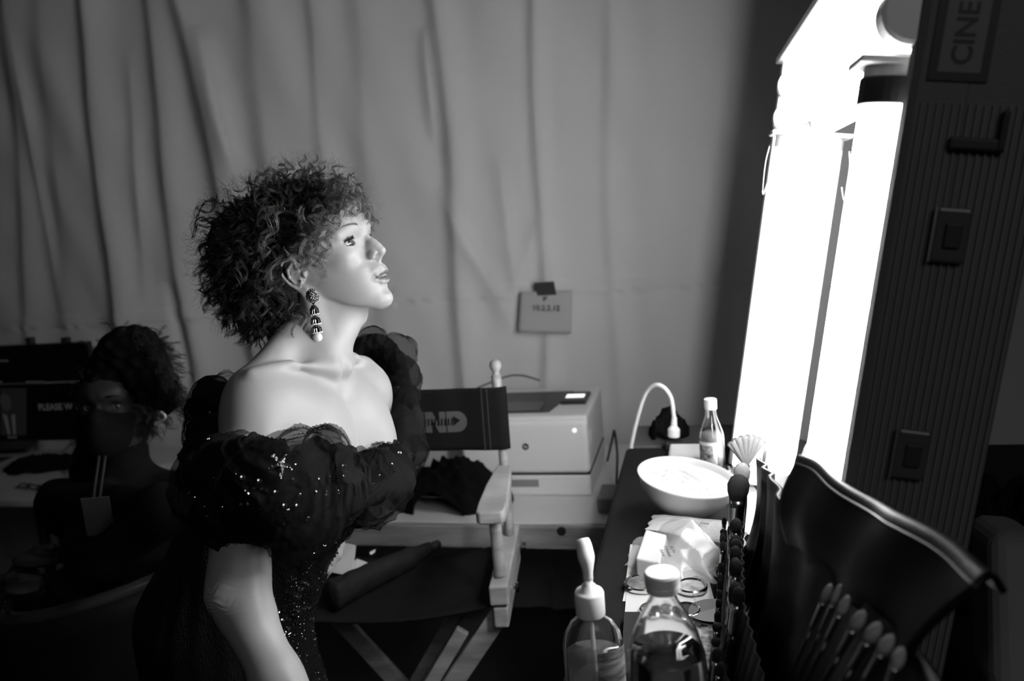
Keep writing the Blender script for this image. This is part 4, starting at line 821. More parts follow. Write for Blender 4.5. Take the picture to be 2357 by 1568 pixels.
def curls(roots, tips, nper, cr, turns, wid, seed, m=44, sag=.0, tone=(.1, .5), rad=.00032, out=None, fuzz=.0015, start=.15):
    """locks: each runs root->tip winding round its axis; nper strands in every lock"""
    g = np.random.default_rng(seed); L = len(roots); t = np.linspace(0, 1, m)
    R0 = np.repeat(roots, nper, 0); T0_ = np.repeat(tips, nper, 0); n = len(R0)
    ax = T0_ - R0; ln = np.linalg.norm(ax, axis=1, keepdims=True); axn = ax / ln
    ctrl = (R0 + T0_) / 2 + (np.repeat(out, nper, 0) if out is not None else 0)
    base = (1 - t)[None, :, None] ** 2 * R0[:, None] + 2 * (t * (1 - t))[None, :, None] * ctrl[:, None] + t[None, :, None] ** 2 * T0_[:, None]
    rf = g.normal(size=(L, 3)); rf = np.repeat(rf, nper, 0); A = np.cross(axn, rf); A /= np.linalg.norm(A, axis=1, keepdims=True); B = np.cross(axn, A)
    ph = np.repeat(g.uniform(0, 2 * pi, L), nper) + g.normal(0, .22, n); tn = np.repeat(turns * g.uniform(.75, 1.3, L) * ln[::nper, 0], nper) * g.normal(1, .03, n)
    c_ = np.repeat(cr * g.uniform(.6, 1.35, L), nper) * g.normal(1, .10, n); sg = np.repeat(g.choice([-1, 1], L), nper)
    env = np.clip(t / start, 0, 1)[None] * (1 - .35 * t[None]); ang = sg[:, None] * (2 * pi * tn[:, None] * (t[None] ** .85)) + ph[:, None]
    S_ = base + (c_[:, None] * env)[..., None] * (np.cos(ang)[..., None] * A[:, None] + np.sin(ang)[..., None] * B[:, None])
    ofs = g.normal(0, wid, (n, 3)); S_ += ofs[:, None] * (.4 + .6 * np.sin(pi * np.clip(t * 1.1, 0, 1)))[None, :, None]
    fz = sum(g.normal(0, fuzz / k_, (n, 1, 3)) * np.sin(t[None, :, None] * k_ * 5 + g.uniform(0, 6.3, (n, 1, 1))) for k_ in (1, 2, 3)); S_ += fz * g.uniform(.1, 1, (n, 1, 1)) ** 1.5 * np.minimum(t * 3, 1)[None, :, None]
    S_[..., 2] -= sag * t[None] ** 2
    rd = rad * g.uniform(.7, 1.3, (n, 1)) * np.clip((1.05 - t[None]) * 6, .25, 1)
    tl = np.repeat(g.uniform(0, 1, L) ** 1.6, nper); tn_ = np.clip(tone[0] + (tone[1] - tone[0]) * tl + g.normal(0, .08, n), 0, 1)[:, None] * np.ones((1, m))
    return S_, rd, tn_
def on_skull(u):                     # direction in head axes -> point on the scalp
    u = np.array(u, float); u /= np.linalg.norm(u, axis=-1, keepdims=True); return V3(-.004, 0, .043) + u * V3(.094, .0745, .084)
def H2W(a): return HO + a @ HR.T
g = np.random.default_rng(5); dk = 1 if globals().get('HQ', True) else 3
RS, RD, TN = [], [], []
def addl(*a): RS.append(a[0]); RD.append(a[1]); TN.append(a[2])
# hair volume: target outline (pixels) around the head as seen, turned into lengths per direction
outl = [(868, 520), (858, 470), (828, 432), (805, 395), (760, 372), (705, 362), (655, 378), (610, 395), (560, 415), (510, 440), (470, 480), (450, 530), (448, 590), (455, 640), (470, 690), (505, 740), (560, 765), (600, 790), (660, 770), (700, 720)]
hc = proj_c = None
def proj(p): c = (np.asarray(p, float) - CAM) @ CR; return np.stack([CX + F * c[..., 0] / c[..., 2], CY + F * c[..., 1] / c[..., 2]], -1)
CPX = np.array([668., 560.]); oa = np.array([(atan2(-(y - CPX[1]), x - CPX[0]), sqrt((x - CPX[0]) ** 2 + (y - CPX[1]) ** 2)) for x, y in outl]); oa = oa[np.argsort(oa[:, 0])]
DH = 1.37; e1 = CR[:, 0]; e2 = -CR[:, 1]; e3 = -CR[:, 2]; HC = P(CPX[0], CPX[1], DH)
def shell(dirs, k):                  # dirs in (right, up, to camera) -> point at fraction k of the outline volume
    a = np.arctan2(dirs[:, 1], dirs[:, 0]); r = np.interp(a, np.concatenate([oa[:, 0] - 2 * pi, oa[:, 0], oa[:, 0] + 2 * pi]), np.tile(oa[:, 1], 3)) / F * DH
    rz = .105; pl = np.sqrt(dirs[:, 0] ** 2 + dirs[:, 1] ** 2) + 1e-9; R_ = 1 / np.sqrt((pl / r) ** 2 + (dirs[:, 2] / rz) ** 2)
    return HC + (dirs * (R_ * k)[:, None]) @ np.stack([e1, e2, e3])
N0 = 5200
d = g.normal(size=(N0, 3)); d /= np.linalg.norm(d, axis=1, keepdims=True)
hw = shell(d, np.ones(N0)); hd = (hw - HO) @ HR                     # head coordinates of the shell points
# keep the face, the ears and the neck clear
pp = proj(hw)
face = (pp[:, 0] > 745) & (pp[:, 1] > 505) | (pp[:, 0] > 700) & (pp[:, 1] > 590) | (pp[:, 0] > 640) & (pp[:, 1] > 600) & (pp[:, 1] < 690) & (d[:, 2] > -.1)
keep = ~(face & (d[:, 2] > -.35)) & ~((hd[:, 0] > .055) & (hd[:, 2] < .050)) & ~((hd[:, 0] > .02) & (hd[:, 2] < -.03))
d = d[keep][::dk]; n = len(d)
k1 = g.uniform(.76, .97, n); tips = shell(d, k1); roots_dir = ((shell(d, np.full(n, .5)) - HO) @ HR) - V3(-.004, 0, .043)
roots_dir[:, 0] -= .01; roots_dir[:, 2] = np.maximum(roots_dir[:, 2], -.05)
rt = on_skull(roots_dir); rt[:, 2] = np.maximum(rt[:, 2], -.045 + .3 * np.maximum(rt[:, 0], 0)); roots = H2W(rt) 
# every visible curl starts part way out and droops at its end
def inpoly(p, poly):
    x, y = p[..., 0], p[..., 1]; c = np.zeros(x.shape, bool); n_p = len(poly)
    for i in range(n_p):
        (x0, y0), (x1, y1) = poly[i], poly[(i + 1) % n_p]; c ^= ((y0 > y) != (y1 > y)) & (x < (x1 - x0) * (y - y0) / (y1 - y0 + 1e-9) + x0)
    return c
EARP = [(646, 600), (668, 588), (706, 596), (716, 640), (716, 690), (688, 690), (652, 662)]
FACEP = [(790, 492), (822, 458), (846, 488), (905, 560), (905, 800), (700, 800), (712, 690), (716, 600), (748, 570), (756, 520)]
NECKP = [(690, 690), (900, 690), (900, 900), (560, 900), (640, 775), (700, 740)]
mid = roots + (tips - roots) * g.uniform(-.05, .5, n)[:, None]; tang = np.cross(tips - roots, g.normal(size=(n, 3))); tang /= np.linalg.norm(tang, axis=1, keepdims=True)
tips2 = tips + tang * g.uniform(.005, .045, n)[:, None]; tips2[:, 2] -= g.uniform(.0, .040, n)
def bulk(sel, nper, cr, turns, wid, seed, tone, rad=.0003, fuzz=.0015):
    a = curls(mid[sel], tips2[sel], nper, cr, turns, wid, seed, m=44, tone=tone, rad=rad, out=tang[sel] * .010, start=.10, fuzz=fuzz)
    q = proj(a[0]); nearc = (a[0] - HO) @ e3 > -.05; bad = ((inpoly(q, EARP) | inpoly(q, FACEP) | inpoly(q, NECKP)) & nearc).mean(1) > .06
    # compact away the hidden or unwanted strands
    addl(*[x[~bad] for x in a])
ordr = g.permutation(n); c1 = int(n * .42)
bulk(ordr[:c1], 18, .0095, 24, .0008, 21, (.0, .26), rad=.00022)
bulk(ordr[c1:c1 + n // 4], 9, .0115, 19, .0020, 22, (.0, .42), rad=.0002, fuzz=.003)
bulk(ordr[c1 + n // 4:c1 + n // 3], 5, .006, 34, .0016, 23, (.0, .6), rad=.00022, fuzz=.003)
back = proj(tips2)[:, 0] < 640
def locks_px(lst, nper, cr, turns, wid, seed, tone, rad=.00023, m=60, depth=None, fuzz=.0015, sag=0):
    """(x0,y0,d0, x1,y1,d1) pixel picks of single locks"""
    a = np.array([P(*q[:3]) for q in lst]); b = np.array([P(*q[3:6]) for q in lst])
    addl(*curls(a, b, nper, cr, turns, wid, seed, m=m, tone=tone, rad=rad, start=.12, fuzz=fuzz, sag=sag))
# long wavy tendrils at the back and the nape
tnd = [(560, 690, 1.36, 578, 790, 1.34), (610, 700, 1.34, 600, 812, 1.33), (640, 700, 1.33, 625, 800, 1.32), (520, 660, 1.38, 525, 752, 1.36), (500, 620, 1.38, 470, 705, 1.37),
       (480, 560, 1.38, 452, 640, 1.38), (470, 500, 1.38, 436, 545, 1.38), (500, 450, 1.37, 445, 500, 1.37), (660, 710, 1.31, 670, 790, 1.30), (690, 700, 1.31, 695, 775, 1.30), (580, 680, 1.33, 540, 760, 1.34),
       (540, 640, 1.36, 500, 730, 1.36), (480, 600, 1.36, 462, 680, 1.37), (600, 640, 1.28, 590, 740, 1.28), (560, 560, 1.27, 545, 660, 1.27), (510, 560, 1.30, 500, 650, 1.30), (640, 640, 1.27, 650, 730, 1.27),
       (590, 430, 1.30, 600, 520, 1.26), (640, 470, 1.26, 600, 580, 1.25), (600, 560, 1.25, 590, 620, 1.25), (640, 560, 1.26, 620, 660, 1.26), (470, 660, 1.38, 478, 720, 1.38), (505, 690, 1.38, 520, 765, 1.38)]
locks_px(tnd, 14, .0085, 22, .0007, 31, (.0, .25), m=70)
tnd2 = [(a + 14, b + 8, c - .04, d + 10, e - 12, f - .03) for a, b, c, d, e, f in tnd]; locks_px(tnd2, 12, .0095, 24, .0008, 38, (.05, .5), m=70)
locks_px(tnd, 8, .010, 20, .0022, 32, (.05, .4), m=70, fuzz=.003)
# side curls over the temple, highlights put into their paler tone, and lighter ringlets
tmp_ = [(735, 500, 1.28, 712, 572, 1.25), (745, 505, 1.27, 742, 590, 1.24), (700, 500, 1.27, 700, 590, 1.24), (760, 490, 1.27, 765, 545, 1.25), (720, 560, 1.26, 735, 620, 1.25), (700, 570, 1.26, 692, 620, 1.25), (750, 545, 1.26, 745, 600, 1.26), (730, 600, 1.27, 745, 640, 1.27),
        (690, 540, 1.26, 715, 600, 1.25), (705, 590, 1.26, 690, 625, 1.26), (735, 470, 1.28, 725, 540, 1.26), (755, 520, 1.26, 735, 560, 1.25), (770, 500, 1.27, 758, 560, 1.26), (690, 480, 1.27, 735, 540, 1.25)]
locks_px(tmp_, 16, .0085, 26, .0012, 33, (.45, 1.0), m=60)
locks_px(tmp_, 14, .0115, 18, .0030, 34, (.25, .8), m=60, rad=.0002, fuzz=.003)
# fringe curls on the forehead
frg = [(775, 420, 1.28, 790, 482, 1.25), (800, 420, 1.28, 782, 500, 1.26), (815, 430, 1.28, 818, 505, 1.24), (790, 400, 1.30, 760, 480, 1.26), (825, 440, 1.30, 850, 505, 1.28), (835, 450, 1.34, 866, 520, 1.34),
       (820, 430, 1.36, 862, 500, 1.37), (780, 400, 1.31, 820, 470, 1.28), (760, 400, 1.30, 790, 470, 1.27), (830, 470, 1.30, 842, 510, 1.27), (845, 480, 1.36, 858, 535, 1.37), (740, 410, 1.29, 770, 500, 1.26), (810, 400, 1.34, 840, 460, 1.33), (765, 440, 1.28, 775, 505, 1.26), (800, 450, 1.27, 805, 500, 1.25)]
locks_px(frg, 12, .0085, 26, .0010, 35, (.3, .85), m=60)
locks_px(frg, 8, .0095, 18, .0022, 36, (.15, .6), m=60, rad=.0002, fuzz=.003)
# loose loops along the top
top = [(690, 402, 1.33, 700, 354, 1.33), (655, 410, 1.34, 668, 367, 1.34), (640, 415, 1.33, 602, 392, 1.35), (735, 400, 1.33, 748, 368, 1.33), (715, 405, 1.35, 725, 356, 1.36), (770, 405, 1.35, 790, 380, 1.35), (580, 445, 1.36, 540, 430, 1.36), (610, 430, 1.36, 570, 408, 1.36), (650, 410, 1.36, 652, 370, 1.38), (790, 420, 1.36, 822, 408, 1.36)]
locks_px(top, 10, .010, 40, .0009, 37, (.1, .5), m=50)
# flyaway fuzz round the whole outline
N1 = 1500 // dk; d1 = g.normal(size=(N1, 3)); d1[:, 2] *= .5; d1 /= np.linalg.norm(d1, axis=1, keepdims=True); h0 = shell(d1, np.full(N1, .9)); p1 = proj(h0)
kf = ~((p1[:, 0] > 735) & (p1[:, 1] > 515)) & ~((p1[:, 0] > 690) & (p1[:, 1] > 600)); d1 = d1[kf]; n1 = len(d1)
h1 = shell(d1, g.uniform(1.0, 1.13, n1)); tg = np.cross(h1 - h0[kf], g.normal(size=(n1, 3))); tg /= np.linalg.norm(tg, axis=1, keepdims=True)
addl(*curls(h0[kf], h1 + tg * g.uniform(0, .03, n1)[:, None], 1, .004, 22, .002, 41, m=30, tone=(.1, .6), rad=.00011, fuzz=.006))
wsp = [(700, 600, 1.27, 722, 650, 1.27), (735, 600, 1.27, 755, 655, 1.27), (712, 610, 1.27, 738, 640, 1.27), (745, 610, 1.27, 730, 665, 1.28), (650, 615, 1.27, 690, 600, 1.26), (690, 590, 1.26, 684, 615, 1.25)]
locks_px(wsp, 9, .004, 16, .004, 42, (.3, .9), m=40, rad=.00011, fuzz=.004)
MM = max(x.shape[1] for x in RS)
def resamp(A, m):
    if A.shape[1] == m: return A
    t = np.linspace(0, A.shape[1] - 1, m); i = np.minimum(t.astype(int), A.shape[1] - 2); f = (t - i); f = f[None, :, None] if A.ndim == 3 else f[None, :]
    return A[:, i] * (1 - f) + A[:, i + 1] * f
hair = None; ms = []
VV = []; 
me_l = [strands_mesh('curls', a, b, c) for a, b, c in zip(RS, RD, TN)]
allv = []; allq = []; allt = []; o_ = 0
for m_ in me_l:
    v = np.zeros(len(m_.vertices) * 3, np.float32); m_.vertices.foreach_get('co', v); qd = np.zeros(len(m_.loops), np.int32); m_.loops.foreach_get('vertex_index', qd)
    tt = np.zeros(len(m_.vertices), np.float32); m_.attributes['tone'].data.foreach_get('value', tt); allv.append(v.reshape(-1, 3)); allq.append(qd.reshape(-1, 4) + o_); allt.append(tt); o_ += len(v) // 3; bpy.data.meshes.remove(m_)
me = np_mesh('hair', np.concatenate(allv), np.concatenate(allq)); at = me.attributes.new('tone', 'FLOAT', 'POINT'); at.data.foreach_set('value', np.concatenate(allt))
hair = link_mesh(me, 'hair', M_hair, woman); print('hair verts', o_)
# dense inner mass under the curls
def inner(p):
    q = (p - HO.astype(p.dtype)) @ HR.astype(p.dtype); d_ = ell(q, (-.012, 0, .050), (.100, .083, .092))
    d_ = smin(d_, ell(p, P(575, 565, 1.38), (.070, .065, .072)), .04); d_ = smin(d_, ell(p, P(580, 650, 1.37), (.055, .06, .055)), .04); d_ = smin(d_, ell(p, P(640, 680, 1.35), (.045, .05, .05)), .03)
    d_ = smax(d_, -ell(q, (.100, 0, -.020), (.080, .12, .058)), .01); d_ = smax(d_, -ell(q, (-.008, -.085, -.003), (.026, .03, .034)), .008)
    d_ = smax(d_, q[..., 0] - .085 + .3 * (q[..., 2] - .06), .01); d_ = smax(d_, -cap(q, (.05, 0, -.02), (.05, 0, -.2), .08), .01)
    return d_ + .006 * np.sin(p[..., 0] * 190) * np.sin(p[..., 1] * 170) * np.sin(p[..., 2] * 180)
iv, iq = surface(inner, HO - .24, HO + .22, .004)
at = np_mesh('hair_mass', iv, iq); M_mass = mat('hair_mass', .008, .9, spec=.1, bump=(220, .003)); link_mesh(at, 'hair_mass', M_mass, hair)
# lashes and brows
LS = []; LR = []
EC = (.0675, -.0340, .0120)
def lash(sg, lowr=False):
    N_ = 70 if not lowr else 22
    for k in range(N_):
        a = (k / (N_ - 1) - .5) * 2; y = EC[1] - .0006 - .0122 * a; zz = EC[2] + ((.0046 - .0030 * a * a) if not lowr else (-.0046 + .0026 * a * a)); x = EC[0] + sqrt(max(.0138 ** 2 - (y - EC[1]) ** 2 - (zz - EC[2]) ** 2, 1e-6))
        L = (.0088 if not lowr else .0035) * (.75 + .25 * (1 - abs(a))) * random.uniform(.8, 1.1); dr = unit((1.0, -a * .25 + random.uniform(-.08, .08) - .25 * (a > .5), .05 if not lowr else -.6)); pts = []
        for j in range(7):
            u = j / 6; q = V3(x, y, zz) + dr * (L * u - .0008) + V3(-.0012, 0, (.0046 if not lowr else -.001)) * u * u; pts.append(HW(q[0], q[1] * sg, q[2]))
        LS.append(pts); LR.append([.00034 * (1 - .75 * j / 6) for j in range(7)])
M_masc = mat('mascara', .006, .4)
for sg in (1, -1):
    LS.clear(); LR.clear(); lash(sg); lash(sg, True)
    link_mesh(strands_mesh('eyelashes', np.array(LS), np.array(LR), np.zeros((len(LS), 7)), 4), 'eyelashes', M_masc, woman)
BS = []; BR = []
for sg in (1, -1):
    for k in range(260):
        t = random.random(); c = [V3(.0985, -.013, .0315), V3(.0990, -.024, .0365), V3(.0930, -.039, .0395), V3(.0740, -.057, .0365)]; q = curve_pts(c, 30)[int(t * 29)]; q = q + V3(-.0015, 0, random.uniform(-.0030, .0022) * (1.1 - t))
        dr = unit((.2 - .6 * t, -1, .35 - .5 * t)); L = random.uniform(.005, .008); BS.append([HW(*( (q + dr * L * j / 4 + V3(.0012 * sin(pi * j / 4), 0, 0)) * V3(1, sg, 1))) for j in range(5)]); BR.append([.00010, .00012, .00010, .00008, .00004])
link_mesh(strands_mesh('eyebrows', np.array(BS), np.array(BR), np.full((len(BS), 5), .6)), 'eyebrows', M_hair, woman)
# ---------------------------------------------------------------- gown, ruffle, earring, rings
def g_sdf(p):
    d = torso_sdf(p) - .007
    c = [P(645, 1130, 1.38), P(572, 1290, 1.39), P(520, 1440, 1.40)]; c += [V3(c[2][0] + .005, c[2][1], .60), V3(c[2][0] + .02, c[2][1] + .01, .03)]
    e = chain(p, c, [.112, .118, .133, .185, .26], .05); d = smin(d, e, .05)
    d = smin(d, ell(p, P(455, 1420, 1.44), (.075, .095, .10)), .05)
    q = TL(p); top = q[..., 2] + .172 - .02 * np.cos(q[..., 1] * 14) - .22 * np.clip(q[..., 0] + .02, 0, .1); d = smax(d, top, .006)
    a = np.arctan2(p[..., 1] - 1.35, p[..., 0] + .75); return d + .0012 * np.sin(a * 60) * (p[..., 2] < 1.25) + .012 * np.sin(a * 7 + 1) * np.clip((.9 - p[..., 2]) * 2, 0, 1)
gv, gq = surface(g_sdf, V3(-1.25, .85, .0), V3(-.2, 1.85, 1.45), .0045 if globals().get('HQ', True) else .008)
M_gown = mat('sequin_gown', .008, .45, spec=.5)
nt = M_gown.node_tree; b = nt.nodes['Principled BSDF']; tc = nt.nodes.new('ShaderNodeTexCoord'); vo = nt.nodes.new('ShaderNodeTexVoronoi'); vo.inputs['Scale'].default_value = 420
mp = nt.nodes.new('ShaderNodeMapping'); mp.inputs['Scale'].default_value = (1, 1, .35); nt.links.new(tc.outputs['Object'], mp.inputs[0]); nt.links.new(mp.outputs[0], vo.inputs['Vector'])
bp = nt.nodes.new('ShaderNodeBump'); bp.inputs['Distance'].default_value = .0012; nt.links.new(vo.outputs['Distance'], bp.inputs['Height']); nt.links.new(bp.outputs[0], b.inputs['Normal']); b.inputs['Roughness'].default_value = .3
gme = np_mesh('gown', gv, gq); gown = link_mesh(gme, 'gown', M_gown, woman); tag(gown, 'black sequined strapless gown')
M_seq = mat('silver_sequin', .75, .12, metal=1.0); M_seqd = mat('dark_sequin', .10, .18, metal=.9)
def star(mb, c, n, r, rot=0.0, th=.0012, k=5):
    n = unit(n); a = unit(np.cross(n, V3(0, 0, 1) + .01)); b_ = np.cross(n, a); vs = [c + n * th * 2]; 
    for i in range(2 * k):
        q = pi * i / k + rot; rr = r if i % 2 == 0 else r * .42; vs.append(c + rr * (cos(q) * a + sin(q) * b_))
    vs2 = [v - n * th for v in vs[1:]]; N = 2 * k
    mb.add(vs + vs2, [(0, 1 + i, 1 + (i + 1) % N) for i in range(N)] + [(1 + i, 1 + N + i, 1 + N + (i + 1) % N, 1 + (i + 1) % N) for i in range(N)] + [tuple(1 + N + i for i in range(N - 1, -1, -1))])
def ring(mb, c, n, ro, ri, th=.0003):
    n = unit(n); a = unit(np.cross(n, V3(.3, .2, 1))); b_ = np.cross(n, a); K_ = 8; vs = []
    for r, o in ((ro, 0), (ri, th), (ri, -th)):
        for i in range(K_): vs.append(c + n * o + r * (cos(2 * pi * i / K_) * a + sin(2 * pi * i / K_) * b_))
    fs = [(i, (i + 1) % K_, K_ + (i + 1) % K_, K_ + i) for i in range(K_)] + [(K_ + i, K_ + (i + 1) % K_, 2 * K_ + (i + 1) % K_, 2 * K_ + i) for i in range(K_)] + [((i + 1) % K_, i, 2 * K_ + i, 2 * K_ + (i + 1) % K_) for i in range(K_)]
    mb.add(vs, fs)
# surface samples of the gown that face the camera
gn = np.zeros(len(gme.vertices) * 3, np.float32); gme.vertices.foreach_get('normal', gn); gn = gn.reshape(-1, 3)
fac = ((gn * (CAM - gv)).sum(1) > 0); gp = proj(gv); r2 = np.random.default_rng(3)
sel = np.where(fac & (gv[:, 2] > .75) & (gp[:, 0] > 600) & (gp[:, 1] > 1080) & (gp[:, 1] < 1600))[0]
sq = MB(); sd_ = MB()
def near_idx(px, py, pool=None):
    pool = sel if pool is None else pool; return pool[np.argmin(((gp[pool] - [px, py]) ** 2).sum(1) + 4000 * ((gv[pool] - CAM) ** 2).sum(1))]
for i in r2.choice(sel, min(2600, len(sel)), replace=False): ring(sd_, gv[i] + gn[i] * .0012, gn[i] + r2.normal(0, .35, 3), .0014, .0004)
sd_.build('sequins', M_seqd, gown, recalc=False)['kind'] = 'stuff'
for px, py, rr in [(706, 1303, .009), (672, 1341, .0085), (700, 1360, .006), (692, 1378, .007), (660, 1402, .011), (682, 1428, .010), (664, 1430, .006), (725, 1282, .006), (668, 1455, .006), (705, 1345, .005), (690, 1410, .006), (750, 1262, .005)]:
    i = near_idx(px, py); star(sq, gv[i] + gn[i] * .001, gn[i] + r2.normal(0, .15, 3), rr, r2.uniform(0, 1), .001)
for k in range(170):
    t = r2.uniform(0, 1); px = 740 - 85 * t + r2.normal(0, 12 + 8 * t); py = 1270 + 210 * t + r2.normal(0, 14); i = near_idx(px, py); ring(sq, gv[i] + gn[i] * .0015, gn[i] + r2.normal(0, .5, 3), r2.uniform(.0009, .0022), .0005)
for k in range(70):
    t = r2.uniform(0, 1); i = near_idx(*( (850 - 110 * t + r2.normal(0, 6), 1185 + 105 * t + r2.normal(0, 8)) if k < 45 else (r2.uniform(695, 715), r2.uniform(1420, 1568)) )); ring(sq, gv[i] + gn[i] * .0015, gn[i] + r2.normal(0, .5, 3), r2.uniform(.0006, .0014), .0003)
tag(sq.build('star_sequins', M_seq, gown, recalc=False), 'silver star shaped sequins', kind='stuff')
# tulle ruffle
M_tul = bpy.data.materials.new('black_tulle'); M_tul.use_nodes = True; nt = M_tul.node_tree; b = nt.nodes['Principled BSDF']
b.inputs['Base Color'].default_value = (.011, .011, .011, 1); b.inputs['Roughness'].default_value = .7; b.inputs['Specular IOR Level'].default_value = .08; b.inputs['Alpha'].default_value = .45
rp = [(520, 905, 1.50, .030), (482, 925, 1.42, .034), (482, 980, 1.33, .038), (490, 1060, 1.24, .048), (525, 1120, 1.15, .064), (575, 1128, 1.10, .070), (640, 1132, 1.08, .070), (712, 1128, 1.12, .066), (775, 1120, 1.17, .058), (822, 1118, 1.20, .050), (862, 1115, 1.26, .050), (902, 1075, 1.36, .040), (925, 1010, 1.46, .038), (925, 930, 1.56, .036), (905, 850, 1.62, .034), (862, 800, 1.64, .026), (800, 815, 1.62, .02)]
RPp = np.array(curve_pts([P(a, b_, c) for a, b_, c, r in rp], 260)); RPr = np.array([q[0] for q in curve_pts([(r, 0, 0) for *_, r in rp], 260)])
def ruffle(nu, nv, scale, seed, amp=1.0):
    q = np.random.default_rng(seed); ph = q.uniform(0, 6.3, 40); U = np.linspace(0, 260, nu); ci = np.minimum(U.astype(int), 259); f = (U - ci)[:, None]
    C_ = RPp[ci] * (1 - f) + RPp[ci + 1] * f; r = (RPr[ci] * (1 - f[:, 0]) + RPr[ci + 1] * f[:, 0]) * scale
    T = np.gradient(C_, axis=0); T /= np.linalg.norm(T, axis=1, keepdims=True); A = np.cross(T, V3(0, 0, 1)); A /= np.linalg.norm(A, axis=1, keepdims=True); B = np.cross(A, T)
    v = np.linspace(0, 2 * pi, nv, endpoint=False)[None]; u = (np.cumsum(np.r_[0, np.linalg.norm(np.diff(C_, axis=0), axis=1)]))[:, None]
    w1 = u * 60 + 1.6 * np.sin(v * 2 + ph[0] + u * 11) + .9 * np.sin(v * 3 + ph[1] - u * 25)
    puff = .20 * np.sin(u * 34 + ph[2] + .8 * np.sin(v + ph[3])) + .13 * np.sin(u * 71 + v * 2 + ph[4]) + .10 * np.sin(v * 3 + u * 19 + ph[5])
    gath = .085 * (1 - np.abs(np.sin(w1 * 1.9 + 1.2 * np.sin(v * 2.3 + ph[6])))) ** 2.2 + .05 * (1 - np.abs(np.sin(w1 * 4.1 + 2 * np.sin(v * 1.7 + ph[7])))) ** 3
    fine = .018 * np.sin(w1 * 9 + 3 * np.sin(v * 3 + ph[8])) + .02 * np.sin(v * 9 + u * 60 + ph[9])
    R_ = r[:, None] * (1 + amp * (puff + gath - .06 + fine))
    sh = r[:, None] * .30 * np.sin(u * 95 + 2 * v + ph[10]) * (np.cos(v) > .2) * amp                 # the frilled top edge leans to and fro
    return C_[:, None] + R_[..., None] * (np.cos(v)[..., None] * B[:, None] * 1.12 + np.sin(v)[..., None] * A[:, None] * .95) + sh[..., None] * T[:, None] * .5
def gridq(nu, nv): I = np.arange(nu * nv).reshape(nu, nv); J = np.roll(I, -1, 1); return np.stack([I[:-1], J[:-1], J[1:], I[1:]], -1).reshape(-1, 4)
vs_ = []; qs_ = []; o_ = 0
for nu, nv, sc, sd in ((900, 150, 1.0, 1), (600, 110, .86, 2), (420, 90, .70, 3)):
    vv = ruffle(nu, nv, sc, sd).reshape(-1, 3); vs_.append(vv); qs_.append(gridq(nu, nv) + o_); o_ += len(vv)
outer = vs_[0].reshape(900, 150, 3)
def lobe(c, r, axis, seed, sq_=1.0, open_=.35):
    q = np.random.default_rng(seed); ph = q.uniform(0, 6.3, 8); axis = unit(axis); a = unit(np.cross(axis, V3(.2, 1, .1))); b2 = np.cross(axis, a); nu, nv = 60, 90
    th = np.linspace(.02, pi * (1 - open_), nu)[:, None]; v = np.linspace(0, 2 * pi, nv, endpoint=False)[None]
    R_ = r * (1 + .10 * np.sin(3 * v + ph[0]) * np.sin(th) + .10 * (1 - np.abs(np.sin(v * 4 + ph[1] + 1.4 * np.sin(th * 2)))) ** 2 * np.sin(th) + .04 * np.sin(v * 11 + th * 5 + ph[2]))
    return np.array(c) + R_[..., None] * (np.cos(th)[..., None] * axis + (np.sin(th) * np.cos(v))[..., None] * a * sq_ + (np.sin(th) * np.sin(v))[..., None] * b2), nu, nv
for px, py, dd, rr, ax, sq_ in [(752, 1018, 1.09, .020, (.1, 0, 1), .8), (866, 1072, 1.19, .027, (.2, -.2, 1), 1.1), (852, 1172, 1.17, .026, (0, 0, -1), .9), (640, 1042, 1.06, .014, (0, 0, 1), 1.4), (783, 1060, 1.13, .016, (0, 0, 1), .8), (812, 1075, 1.15, .014, (.2, 0, 1), .9),
        (493, 915, 1.30, .036, (-.5, 0, 1), .9), (528, 925, 1.28, .022, (.3, 0, 1), .8), (455, 935, 1.33, .018, (-.5, 0, .6), .7), (935, 915, 1.50, .026, (.8, 0, .6), .8), (950, 1040, 1.42, .028, (.9, 0, .2), .9), (915, 815, 1.60, .040, (.5, 0, .9), .9), (860, 785, 1.60, .030, (-.1, 0, 1), 1.3), (930, 865, 1.58, .034, (.9, 0, .1), 1.0),
        (940, 980, 1.50, .030, (.9, 0, -.2), .9), (660, 1215, 1.07, .030, (.1, 0, -1), 1.2), (540, 1200, 1.09, .032, (0, 0, -1), 1.5), (720, 1195, 1.11, .034, (.3, 0, -1), 1.0), (800, 1150, 1.16, .030, (.1, 0, -1), .9), (820, 1065, 1.15, .012, (.2, 0, 1), .7)]:
    vv, nu, nv = lobe(P(px, py, dd), rr, ax, px); vv = vv.reshape(-1, 3); vs_.append(vv); qs_.append(gridq(nu, nv) + o_); o_ += len(vv)
M_lin = M_tul.copy(); M_lin.name = 'tulle_underlayer'; M_lin.node_tree.nodes['Principled BSDF'].inputs['Alpha'].default_value = .88; M_lin.node_tree.nodes['Principled BSDF'].inputs['Base Color'].default_value = (.010,) * 3 + (1,)
ruf = link_mesh(np_mesh('ruffle', np.concatenate(vs_), np.concatenate(qs_)), 'ruffle', [M_tul, M_lin], woman)
a_n = len(qs_[0]); mi_ = np.zeros(len(ruf.data.polygons), np.int32); mi_[a_n:a_n + len(qs_[1]) + len(qs_[2])] = 1; ruf.data.polygons.foreach_set('material_index', mi_); tag(ruf, 'sheer black tulle ruffle dotted with sequins')
rs = MB(); of = outer.reshape(-1, 3); op_ = proj(of); dd_ = np.linalg.norm(of - CAM, axis=1)
